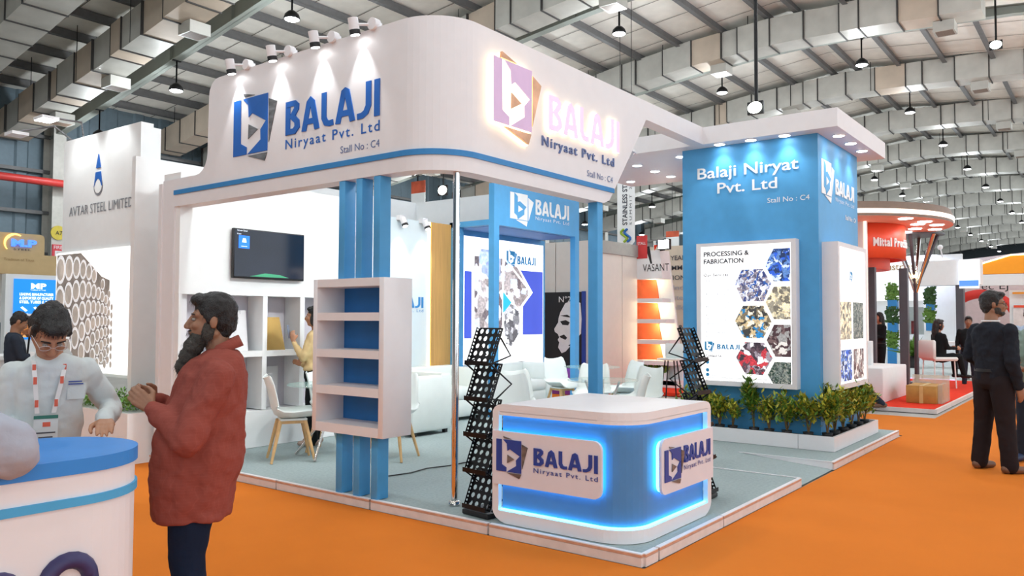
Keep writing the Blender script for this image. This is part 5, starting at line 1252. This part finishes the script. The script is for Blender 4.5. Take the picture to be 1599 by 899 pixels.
def head_blobs(M):
    b = MB()
    b.ell((-.012, 0, .03), (.095, .077, .10), n=20, m=14)
    b.ell((.03, 0, -.035), (.064, .062, .085), n=16, m=10)
    b.ell((.052, 0, -.095), (.034, .036, .028)); b.cap((-.02, .05, -.06), (.045, .022, -.10), .022, .02); b.cap((-.02, -.05, -.06), (.045, -.022, -.10), .022, .02)
    b.cap((.088, 0, .018), (.112, 0, -.030), .010, .0145); b.ell((.104, .012, -.036), (.012, .009, .009)); b.ell((.104, -.012, -.036), (.012, .009, .009))
    for s_ in (-1, 1):
        b.cap((.082, s_*.012, .030), (.068, s_*.048, .026), .010, .010); b.ell((.066, s_*.038, -.025), (.026, .024, .022))
        b.ell((-.012, s_*.079, -.005), (.019, .010, .032)); b.ell((-.006, s_*.083, -.002), (.012, .007, .024))
    b.ell((.084, 0, -.058), (.018, .026, .0075)); b.ell((.080, 0, -.070), (.018, .022, .008))
    return b.xf(M)
def face_parts(M, body, beard=None, glasses=False, brow=HAIR):
    for s_ in (-1, 1):
        e = MB().ell((.0785, s_*.031, .004), (.011, .0125, .008)).xf(M); e.build('eye', mat('eye_white', (150, 142, 134), .3, var=0), body, True)
        MB().ell((.0875, s_*.031, .004), (.003, .0052, .0052)).xf(M).build('iris', mat('iris_dark', (30, 20, 16), .2, var=0), body, True)
        MB().cap((.090, s_*.016, .030), (.078, s_*.050, .028), .0045, .0035, 6).xf(M).build('eyebrow', brow, body, True)
    if glasses:
        g = MB()
        for s_ in (-1, 1):
            c = Vector((.100, s_*.033, .002)); g.tube([c+Vector((0, .024*cos(a), .018*sin(a))) for a in [k*pi/8 for k in range(17)]], .0018, 5)
            g.tube([c+Vector((0, s_*.024, .004)), Vector((.03, s_*.082, .012)), Vector((-.02, s_*.086, .0))], .0018, 5)
        g.tube([(.101, -.01, .005), (.104, 0, .008), (.101, .01, .005)], .0018, 5); g.xf(M).build('glasses', glasses if not isinstance(glasses, bool) else BLACKM, body, True)
def hair_blobs(M, style='short'):
    b = MB()
    b.ell((-.022, 0, .052), (.103, .087, .092), n=18, m=12); b.ell((-.055, 0, .015), (.068, .084, .098), n=16, m=10); b.ell((.055, 0, .098), (.045, .064, .03))
    if style == 'short': b.ell((-.062, 0, -.045), (.04, .062, .045))
    for s_ in (-1, 1): b.ell((.012, s_*.074, .03), (.022, .013, .045))
    if style == 'long':
        b.cap((-.07, 0, .0), (-.10, 0, -.18), .08, .075, 14); b.cap((-.10, 0, -.15), (-.12, 0, -.36), .075, .04, 14); b.ell((.0, .07, -.03), (.04, .025, .09)); b.ell((.0, -.07, -.03), (.04, .025, .09))
    return b.xf(M)
def strands(M, src, n, L, w=.0016, droop=.6, seed=1):
    """loose tufts: src = list of (centre, radius) in head space"""
    rnd = random.Random(seed); b = MB()
    for i in range(n):
        c, r = src[i % len(src)]; d = Vector((rnd.gauss(0, 1), rnd.gauss(0, 1), rnd.gauss(0, 1))).normalized(); p = Vector(c)+Vector((d.x*r[0], d.y*r[1], d.z*r[2]))
        g = (d*(1-droop)+Vector((rnd.uniform(-.2, .35), rnd.uniform(-.25, .25), -1))*droop).normalized(); s_ = g.cross(d); s_ = s_.normalized() if s_.length > .01 else Vector((0, 1, 0))
        l_ = L*rnd.uniform(.5, 1.2); b.add([p-s_*w, p+s_*w, p+g*l_*.6+s_*w*.7, p+g*l_+Vector((0, 0, -l_*.1))], [(0, 1, 2, 3)])
    return b.xf(M)
def hand(b, W, d, n, curl=.5, thumb=1, s=1.):
    W, d, n = Vector(W), Vector(d).normalized(), Vector(n); n = (n-d*n.dot(d)).normalized(); t = d.cross(n)
    ln = (.92, 1.05, 1.0, .8)
    for k in range(4):
        off = (k-1.5)*.0195*s; K = W+d*.088*s*(1-.06*abs(k-1.3))+t*off*thumb
        b.cap(W+d*.015*s+t*off*thumb*.6, K, .0165*s, .0125*s, 8); p = K; dd = d.copy(); a = 0
        for L_, r0, r1, c_ in ((.042, .0095, .009, .55), (.027, .0088, .008, .9), (.020, .0078, .0062, .6)):
            a += curl*c_; dd = d*cos(a)+n*sin(a); q_ = p+dd*L_*ln[k]*s; b.cap(p, q_, r0*s, r1*s, 8); p = q_
    T0 = W+d*.02*s-t*.022*s*thumb; T1 = T0+(d*.55-t*.75*thumb+n*.25).normalized()*.042*s; T2 = T1+(d*.9-t*.1*thumb+n*(.2+curl*.3)).normalized()*.032*s; T3 = T2+(d*.9+t*.15*thumb+n*(.2+curl*.4)).normalized()*.024*s
    b.cap(T0, T1, .015*s, .012*s, 8); b.cap(T1, T2, .0115*s, .010*s, 8); b.cap(T2, T3, .0095*s, .0075*s, 8)
def rings_torso(prof, n=28):
    """prof rows: z, cx, cy, rx, ry"""
    b = MB(); R = []
    for z, cx, cy, rx, ry in prof:
        R.append([(cx+rx*abs(cos(a))**.85*(1 if cos(a) > 0 else -1), cy+ry*abs(sin(a))**.85*(1 if sin(a) > 0 else -1), z) for a in [2*pi*k/n for k in range(n)]])
    return b.rings(R, True, True, True)
STD = [(1.46, -.02, 0, .055, .065), (1.435, -.02, 0, .085, .12), (1.40, -.015, 0, .105, .175), (1.33, 0, 0, .12, .205), (1.2, .01, 0, .135, .195), (1.05, .01, 0, .125, .17), (.95, .01, 0, .125, .17), (.86, 0, 0, .13, .18)]
def shoe(b, A, ang, s=1.):
    A = Vector(A); f = Vector((cos(ang), sin(ang), 0))
    b.cap(A+Vector((0, 0, .045))-f*.04*s, A+f*.05*s+Vector((0, 0, .045)), .045*s, .042*s, 12); b.cap(A+f*.06*s+Vector((0, 0, .038)), A+f*.16*s+Vector((0, 0, .034)), .042*s, .032*s, 12)
def person(label, loc, heading, shirt, trous, shoes, sk=SK1, H=1.75, torso=None, arms=None, legs=None, head=None, hair='short', sleeve=1., vox=.008, wr=.012, glasses=False, beard=None, curl=.35, handdir=None, pal=None, armr=(.062, .052, .036), legr=(.10, .072, .055), name='person', tucked=True, hs=1., group=None):
    t = thing(name, label, 'person', loc, heading, group); k = H/1.75
    torso = torso or STD; torso = [tuple(v*k for v in row) for row in torso]
    A = arms or {1: ((0, .20, 1.39), (-.02, .25, 1.10), (.05, .26, .85)), -1: ((0, -.20, 1.39), (-.02, -.25, 1.10), (.05, -.26, .85))}
    Lg = legs or {1: ((0, .09, .90), (.02, .10, .49), (-.01, .11, .07)), -1: ((0, -.09, .90), (.02, -.10, .49), (-.01, -.11, .07))}
    hc, hy, hp = head or ((.02, 0, 1.62), 0, 0)
    V = lambda p: Vector(p)*k
    M = headM(V(hc), hy, hp, 0, k*hs)
    b = head_blobs(M)
    nb = Vector((torso[0][1], torso[0][2], torso[0][0])); b.cap(nb-Vector((0, 0, .10*k)), M @ Vector((-.02, 0, -.05)), .062*k*hs, .056*k*hs, 14)
    # trunk and limbs of the same skin under the clothes keep the body one figure
    for i in range(1, len(torso)-1): pass
    b.cap((torso[2][1], torso[2][2], torso[2][0]-.08*k), (torso[-2][1], torso[-2][2], torso[-2][0]+.06*k), min(torso[3][3], torso[3][4])*.75, min(torso[-2][3], torso[-2][4])*.6, 14)
    for s_ in (1, -1):
        S_, E_, W_ = [V(p) for p in A[s_]]
        b.cap(S_, E_, .042*k, .034*k); b.cap(E_, W_, .034*k, .025*k)
        hd_ = Vector((handdir or {}).get(s_, tuple((W_-E_).normalized()))); pn = Vector((pal or {}).get(s_, (0, -s_, 0)))
        hand(b, W_+hd_.normalized()*.012, hd_, pn, curl if not isinstance(curl, dict) else curl[s_], thumb=s_, s=k)
        P_, K_, F_ = [V(p) for p in Lg[s_][:3]]
        b.cap((torso[-2][1], torso[-2][2], torso[-2][0]+.05*k), P_, .07*k, .06*k); b.cap(P_, K_, .06*k, .04*k); b.cap(K_, F_, .04*k, .03*k)
    body = remesh(b.build('body', sk, t, True), max(.0045, vox*.65) if vox < .009 else vox, 2)
    face_parts(M, body, glasses=glasses)
    if beard:
        bb = MB(); src = []
        for c, r in beard: bb.ell(c, r, n=14, m=10); src.append((c, r))
        remesh(bb.xf(M).build('beard', BEARD, t, True), .005, 3, .01, .02)
        strands(M, src, 700 if vox < .009 else 60, .03, .0011, .8, seed=4).build('beard_tufts', BEARD, t, True, kind='stuff')
    hr = hair_blobs(M, hair); ho = remesh(hr.build('hair', HAIR, t, True), .006, 4, .016, .03)
    if vox < .009: strands(M, [((-.022, 0, .055), (.103, .087, .092)), ((-.055, 0, .015), (.068, .084, .098)), ((.055, 0, .1), (.045, .06, .03))], 900, .022, .0011, .75, 2).build('hair_tufts', HAIR, t, True, kind='stuff')
    # trousers
    b = MB(); c_ = torso[-1]; lw = torso[-2]
    hz = .93*k if tucked else max(c_[0], .8*k)
    b.add([], []); hx = Lg[1][0][0]*k
    P1, P2 = V(Lg[1][0]), V(Lg[-1][0]); mid = (P1+P2)/2
    b.rings([[(mid.x+(-.0)+rx*cos(a), mid.y+ry*sin(a), mid.z+dz) for a in [2*pi*j/24 for j in range(24)]] for dz, rx, ry in ((.10*k, .115*k, .155*k), (.03*k, .13*k, .175*k), (-.05*k, .13*k, .18*k), (-.10*k, .10*k, .17*k))], True, True, True)
    for s_ in (1, -1):
        P_, K_, F_ = [V(p) for p in Lg[s_][:3]]; b.cap(P_-Vector((0, 0, .03)), K_, legr[0]*k, legr[1]*k, 16); b.cap(K_, F_, legr[1]*k, legr[2]*k, 16)
    remesh(b.build('trousers', trous, t, True), vox, 6, wr, .14)
    # shirt
    b = rings_torso(torso)
    for s_ in (1, -1):
        S_, E_, W_ = [V(p) for p in A[s_]]; b.cap(S_, E_, armr[0]*k, armr[1]*k, 16)
        if sleeve > .6: e2 = E_.lerp(W_, min(1, sleeve)); b.cap(E_, e2, armr[1]*k, armr[2]*k, 16)
    remesh(b.build('shirt', shirt, t, True), vox, 7, wr*2.2, .09)
    for s_ in (1, -1):
        F_ = V(Lg[s_][2]); ang = Lg[s_][3] if len(Lg[s_]) > 3 else .12*s_
        b = MB(); shoe(b, (F_.x-.0, F_.y, F_.z-.07*k), ang, k); remesh(b.build('shoe', shoes, t, True), .007, 3)
    if tucked: MB().rings([[(mid.x+rx*cos(a), mid.y+ry*sin(a), mid.z+dz) for a in [2*pi*j/28 for j in range(28)]] for dz, rx, ry in ((.065*k, .138*k, .19*k), (.095*k, .138*k, .19*k))], True, False, True).build('belt', DARK, t, True)
    t['_k'] = k
    return t, M
RED = cloth('brick_red_cotton', (140, 72, 62)); DEN = cloth('dark_blue_denim', (24, 36, 58)); WSH = cloth('white_cotton', (208, 216, 216)); NAVYS = cloth('navy_shirt', (34, 38, 46)); BLKT = cloth('black_trousers', (38, 32, 34))
BEIGE = cloth('beige_knit', (206, 180, 132)); BLKK = cloth('black_cloth', (26, 30, 32)); MINT = cloth('grey_green_shirt', (132, 152, 142)); SUIT = cloth('dark_suit', (44, 52, 64)); BRSH = mat('brown_leather', (112, 78, 56), .5, var=.1)
def checks(m, rgb2, sc):
    nt = m.node_tree; b = nt.nodes['Principled BSDF']; src = b.inputs['Base Color'].links[0].from_socket
    tc = [x for x in nt.nodes if x.type == 'TEX_COORD'][0]; last = src
    for axis in ('Z', 'Y'):
        w_ = nt.nodes.new('ShaderNodeTexWave'); w_.bands_direction = axis; w_.inputs['Scale'].default_value = sc; w_.inputs['Distortion'].default_value = .1
        r = nt.nodes.new('ShaderNodeValToRGB'); r.color_ramp.elements[0].position = .93; r.color_ramp.elements[1].position = 1
        mx = nt.nodes.new('ShaderNodeMix'); mx.data_type = 'RGBA'; mx.inputs[7].default_value = (*lin(rgb2), 1)
        ml = nt.nodes.new('ShaderNodeMath'); ml.operation = 'MULTIPLY'; ml.inputs[1].default_value = .12
        nt.links.new(tc.outputs['Object'], w_.inputs[0]); nt.links.new(w_.outputs[1], r.inputs[0]); nt.links.new(r.outputs[0], ml.inputs[0]); nt.links.new(ml.outputs[0], mx.inputs[0]); nt.links.new(last, mx.inputs[6]); last = mx.outputs[2]
    nt.links.new(last, b.inputs['Base Color'])
checks(RED, (176, 104, 90), 22)
# --- bearded man in the red shirt, in profile, hands together
RT_ = [(1.355, -.055, 0, .068, .075), (1.335, -.05, 0, .09, .12), (1.30, -.035, 0, .12, .185), (1.24, -.015, 0, .15, .225), (1.10, .015, 0, .18, .235), (.95, .045, 0, .205, .24), (.80, .06, 0, .205, .24), (.68, .07, 0, .185, .225), (.575, .07, 0, .175, .215)]
man, M1 = person('man with a long dark beard in a brick red shirt and jeans, hands together', (-2.21, 1.13, 0), radians(146), RED, DEN, BLACKM, SK1, 1.75,
    torso=RT_, arms={1: ((-.035, .20, 1.235), (.085, .275, .955), (.235, .115, 1.085)), -1: ((-.035, -.20, 1.235), (.09, -.26, .97), (.24, -.09, 1.10))},
    legs={1: ((.06, .095, .72), (.085, .10, .42), (.05, .11, .07)), -1: ((.06, -.095, .72), (.10, -.10, .42), (.09, -.11, .07))},
    head=((-.0, 0, 1.487), 0, -.04), tucked=False, vox=.0075, hs=.98, armr=(.085, .07, .046), legr=(.115, .08, .065), wr=.011,
    beard=[((.045, 0, -.085), (.055, .058, .045)), ((.075, 0, -.125), (.05, .05, .05)), ((.10, 0, -.175), (.042, .04, .05)), ((.125, 0, -.225), (.028, .028, .045)), ((.085, 0, -.052), (.02, .03, .012)), ((.01, .06, -.05), (.03, .018, .05)), ((.01, -.06, -.05), (.03, .018, .05))],
    handdir={1: (.75, -.25, .6), -1: (.75, .35, .5)}, pal={1: (.3, -.9, .2), -1: (.3, .9, .2)}, curl={1: .75, -1: .9})
MB().rings([[(-.05+r_*cos(a), (r_+.008)*sin(a), z_-.035*cos(a)-(.03 if abs(k-7) > 5 else 0)) for r_, z_ in ((.074, 1.385), (.098, 1.335), (.094, 1.335), (.068, 1.385))] for k, a in [(k, pi*.14+k*pi*1.72/14) for k in range(15)]], True, True, True).build('collar', RED, man, True)
# --- young man in white leaning on the round counter
YT = [(1.335, .05, .01, .055, .062), (1.315, .045, .01, .08, .10), (1.285, .035, .01, .095, .14), (1.22, .02, .01, .105, .155), (1.10, .0, 0, .11, .145), (.98, -.02, 0, .11, .14), (.86, -.03, 0, .115, .145), (.78, -.03, 0, .12, .15)]
ym, M2 = person('young man in white shirt, lanyard and glasses bending over the round counter', (-2.74, 1.60, 0), radians(252), WSH, SUIT, BLACKM, SK2, 1.75,
    torso=YT, arms={1: ((.01, .155, 1.25), (-.10, .275, 1.06), (.19, .215, 1.035)), -1: ((.01, -.135, 1.25), (-.02, -.18, 1.02), (.12, -.16, .99))},
    legs={1: ((-.03, .08, .80), (.02, .09, .45), (-.02, .10, .07)), -1: ((-.03, -.08, .80), (0, -.09, .45), (-.06, -.10, .07))},
    head=((.135, -.01, 1.435), .12, .88), vox=.007, hs=.93, armr=(.06, .054, .044), tucked=True, glasses=mat('clear_glasses', (200, 190, 186), .2), curl=.25,
    handdir={1: (.9, -.15, -.12), -1: (.5, .1, -.3)}, pal={1: (0, 0, -1), -1: (0, 0, -1)}, wr=.008)
LY = mat('lanyard_white', (232, 232, 230), .6); LYO = mat('lanyard_orange', (214, 96, 72), .6)
for s_, (a, c) in ((1, ((.105, .055, 1.30), (.128, .012, 1.075))), (-1, ((.105, -.07, 1.30), (.128, -.052, 1.075)))):
    a, c = Vector(a), Vector(c); mid = a.lerp(c, .35)+Vector((.028, 0, 0)); P_ = [Vector((.02, a.y*1.0, 1.345)), a+Vector((.02, 0, .0)), mid, c]
    b = MB(); b.rings([[(p.x, p.y-.009, p.z), (p.x+.002, p.y-.009, p.z), (p.x+.002, p.y+.009, p.z), (p.x, p.y+.009, p.z)] for p in P_]); st_ = b.build('lanyard_strap', LY, ym, True)
    for u in (.15, .5, .85):
        p = (P_[1].lerp(P_[2], u*2) if u < .5 else P_[2].lerp(P_[3], (u-.5)*2)); MB().box(p.x+.002, p.x+.004, p.y-.007, p.y+.007, p.z-.016, p.z+.016).build('strap_mark', LYO, ym, True)
bd = MB().box(.128, .131, -.065, .03, .93, 1.065).build('badge', mat('badge_card', (206, 214, 216), .4), ym, True)
MB().box(.131, .1325, -.065, .03, 1.05, 1.065).build('badge_header', mat('badge_green', (40, 110, 96), .5), ym, True); MB().box(.131, .1325, -.03, .0, 1.015, 1.035).build('badge_mark', LYO, ym, True)
for i in range(2): MB().box(.131, .1322, -.055+.01*i, .02-.01*i, .985-.02*i, .991-.02*i).build('badge_line', INK, ym, True)
MB().box(.131, .1322, -.025, -.005, .935, .955).build('badge_line', INK, ym, True)
pk = MB().box(.112, .114, .065, .135, 1.13, 1.20).build('pocket', WSH, ym, True)
fr = (Vector((.121, .07, 1.205)), Vector((0, 1, 0)), Vector((0, 0, 1)), Vector((1, 0, 0)))
for z_, w_ in ((1.208, .055), (1.197, .06)): MB().box(.1205, .1225, .068, .068+w_, z_, z_+.005).build('pocket_mark', NAVY, ym, True)
for s_ in (-1, 1):
    MB().add([(.06, .01+s_*.012, 1.345), (.085, .01+s_*.075, 1.335), (.125, .01+s_*.072, 1.272), (.125, .01+s_*.018, 1.292), (.05, .01+s_*.06, 1.36)], [(0, 1, 2, 3), (0, 4, 1)]).build('collar', WSH, ym, True)
# --- person at the left edge leaning an elbow on the counter
GSH = cloth('pale_grey_shirt', (168, 172, 184))
E_ = at(30, 712, z=1.055)
lp, M3 = person('person in pale grey shirt leaning an elbow on the round blue-topped counter', (-3.75, .85, 0), radians(-8), GSH, SUIT, BLACKM, SK1, 1.72,
    arms={1: ((.06, .20, 1.33), (.30, .30, 1.12), (.50, .10, 1.04)), -1: ((.12, -.14, 1.31), (.51, -.19, 1.085), (.26, -.08, 1.06))},
    head=((.12, .02, 1.56), .3, .3), vox=.009, armr=(.10, .10, .07), curl=.4, wr=.011)
# --- woman with the phone by the niches
wo, M4 = person('woman with long dark hair in a beige top photographing the niches with a phone', (1.47, 4.93, T), radians(128), BEIGE, BLKK, mat('beige_shoes', (176, 150, 136), .5), SK2, 1.56,
    arms={1: ((0, .17, 1.37), (.10, .20, 1.10), (.25, .10, 1.30)), -1: ((0, -.17, 1.37), (.03, -.22, 1.10), (.18, -.16, 1.0))}, torso=[(1.46, -.02, 0, .05, .06), (1.435, -.02, 0, .08, .11), (1.39, -.01, 0, .10, .17), (1.3, .01, 0, .125, .185), (1.15, .01, 0, .12, .165), (1.02, .0, 0, .13, .18), (.95, 0, 0, .135, .19)],
    hair='long', vox=.011, tucked=False, armr=(.062, .055, .04), legr=(.105, .075, .07), head=((.02, 0, 1.62), .1, 0), handdir={1: (.2, 0, 1), -1: (.6, 0, .2)}, curl=.9)
ph = MB().box(-.005, .005, -.035, .035, 0, .15, .003).build('phone', mat('phone_silver', (120, 130, 150), .3, .4)); ph.location = Vector((1.47, 4.93, T))+Matrix.Rotation(radians(128), 3, 'Z') @ Vector((.265, .10, 1.20)); ph.rotation_euler = (0, .15, radians(128))
tag(ph, 'silver phone held up by the woman at the niches', 'phone')
# --- men on the right
rm_, M5 = person('man in a navy shirt and black trousers with glasses seen from behind', (4.96, -1.30, 0), radians(-42), NAVYS, BLKT, BRSH, SK1, 1.80,
    torso=[(1.46, -.02, 0, .055, .065), (1.435, -.02, 0, .085, .12), (1.40, -.015, 0, .11, .185), (1.32, 0, 0, .13, .225), (1.2, .015, 0, .15, .22), (1.05, .03, 0, .155, .2), (.95, .03, 0, .155, .195), (.88, .02, 0, .15, .19)],
    arms={1: ((0, .22, 1.37), (-.04, .26, 1.10), (.12, .20, .98)), -1: ((0, -.22, 1.37), (-.03, -.27, 1.08), (.06, -.24, .84))},
    head=((.02, 0, 1.62), -.55, 0), vox=.010, glasses=True, beard=[((.05, 0, -.085), (.045, .05, .03)), ((.02, .05, -.06), (.035, .018, .035)), ((.02, -.05, -.06), (.035, .018, .035))], armr=(.07, .06, .045), legr=(.115, .085, .075),
    legs={1: ((0, .10, .90), (.0, .13, .49), (-.03, .16, .07)), -1: ((0, -.10, .90), (.02, -.12, .49), (.03, -.15, .07))})
MB().tube([Vector((-.02+.075*cos(a), .075*sin(a), 1.50)) for a in [k*pi/8 for k in range(17)]], .010, 6).build('lanyard', LY, rm_, True)
bm, M6 = person('bearded man in a grey green shirt half hidden behind the navy shirted man', (5.80, -1.60, 0), radians(165), MINT, SUIT, mat('blue_sneaker', (40, 60, 96), .5), SK1, 1.72,
    arms={1: ((0, .20, 1.39), (.05, .26, 1.12), (.25, .12, 1.05)), -1: ((0, -.20, 1.39), (.05, -.26, 1.12), (.25, -.1, 1.05))}, head=((.03, 0, 1.61), .25, .15), vox=.012, beard=[((.05, 0, -.085), (.045, .05, .03))],
    legs={1: ((0, .10, .90), (.0, .13, .49), (-.02, .16, .07)), -1: ((0, -.10, .90), (.02, -.12, .49), (.0, -.15, .07))})
# --- walking man whose leg shows past the tower lightbox
q = at(1378, 641, z=0)
wk, M7 = person('walking person in dark trousers, only one leg seen past the tower lightbox', (q.x-.446, q.y+.445, 0), radians(125), SUIT, SUIT, BRSH, SK1, 1.74, vox=.012,
    legs={1: ((0, .09, .88), (.25, .10, .52), (.28, .11, .12)), -1: ((0, -.09, .88), (-.18, -.10, .50), (-.62, -.11, .12), .1)})
# --- far figures
def at_d(px, py, dist):
    r = px_ray(px, py); return CAM+r*(dist/hypot(r.x, r.y))
q = at_d(24, 500, 11.6)
fm, M8 = person('man in a dark suit reading beside the blue poster lightbox', (q.x, q.y, 0), radians(-20), SUIT, SUIT, BLACKM, SK1, 1.58, arms={1: ((0, .19, 1.38), (.08, .22, 1.12), (.28, .08, 1.12)), -1: ((0, -.19, 1.38), (.08, -.22, 1.12), (.28, -.08, 1.12))}, head=((.05, 0, 1.60), 0, .5), vox=.014, wr=.006)
q = at_d(1373, 500, 20.5)
fw, M9 = person('far woman in a striped black dress standing behind the dark pillar', (q.x, q.y, .07), radians(140), BLKK, BLKK, BLACKM, SK2, 1.62, hair='long', vox=.016, wr=.005, arms={1: ((0, .18, 1.38), (.05, .2, 1.12), (.28, .1, 1.15)), -1: ((0, -.18, 1.38), (.05, -.2, 1.12), (.28, -.1, 1.15))})
q = at(1462, 560, z=.45)
q = at_d(1466, 560, 19.5)
sw, M10 = person('long haired woman in a black suit seated on a white chair, far right', (q.x, q.y, .07-.42+.22), radians(-48), BLKK, BLKK, BLACKM, SK2, 1.66, hair='long', vox=.014, wr=.006, tucked=False,
    legs={1: ((0, .09, .90), (.42, .10, .92), (.45, .10, .50)), -1: ((0, -.09, .90), (.42, -.10, .92), (.52, -.10, .50))}, arms={1: ((0, .18, 1.38), (.08, .2, 1.12), (.34, .12, 1.10)), -1: ((0, -.18, 1.38), (.08, -.2, 1.12), (.34, -.12, 1.10))})
ch_ = thing('visitor_chair', 'white upholstered chair under the seated woman in black', 'chair', (q.x, q.y, .07), radians(-48))
CZ = .22
MB().box(-.25, .28, -.26, .26, .36+CZ, .44+CZ, .03).build('seat', SHELLW, ch_, True); MB().box(-.30, -.22, -.27, .27, .40+CZ, .80+CZ, .03).build('backrest', SHELLW, ch_, True)
for a, c in ((.22, .2), (.22, -.2), (-.22, .2), (-.22, -.2)): MB().tube([(a, c, .38+CZ), (a*1.1, c*1.1, 0)], .015, 6).build('leg', SHELLW, ch_, True)
q = at_d(1592, 500, 17.0)
person('far person in a light blue shirt at the right edge beyond the men', (q.x, q.y-.15, 0), radians(200), cloth('light_blue_shirt', (170, 190, 214)), SUIT, BLACKM, SK1, 1.72, vox=.016, wr=.006)
q = at_d(1512, 500, 21.0)
person('far dark dressed person at the desk left of the navy shirted man', (q.x, q.y, 0), radians(190), BLKK, SUIT, BLACKM, SK1, 1.6, vox=.016, wr=.006)
# ================================================================ ROUND COUNTER IN THE FOREGROUND
rc2 = thing('round_end_counter', 'white counter with rounded end, blue top and pale blue band in the foreground', 'counter', (-3.1, .93, 0))
def stad(r, x0=-3.43): return [(x0, .93-r)]+[(-3.03+r*cos(a), .93+r*sin(a)) for a in [-pi/2+pi*k/24 for k in range(25)]]+[(x0, .93+r)]
BTOP = mat('counter_top_blue', (44, 134, 214), .45, var=.03)
MB().prism(stad(.315), XY, .0, .95).build('counter_body', WHITE, rc2)
MB().prism(stad(.325), XY, .948, 1.0).build('counter_top', BTOP, rc2)
MB().prism(stad(.325, -3.425), XY, .835, .866).build('blue_band', mat('pale_blue_band', (70, 166, 216), .5), rc2)
GLY = mat('glyph_navy', (52, 48, 96), .5)
for cx, zt_, r_ in ((-3.30, .655, .085), (-3.07, .675, .10)):
    MB().tube([(cx-r_*.75, .612, .3), (cx-r_*.75, .612, zt_-r_)]+[(cx-r_*.75*cos(a), .612, zt_-r_+r_*.75*sin(a)) for a in [k*pi/10 for k in range(11)]]+[(cx+r_*.75, .612, zt_-r_), (cx+r_*.75, .612, .3)], .03, 8).build('lettering', GLY, rc2)
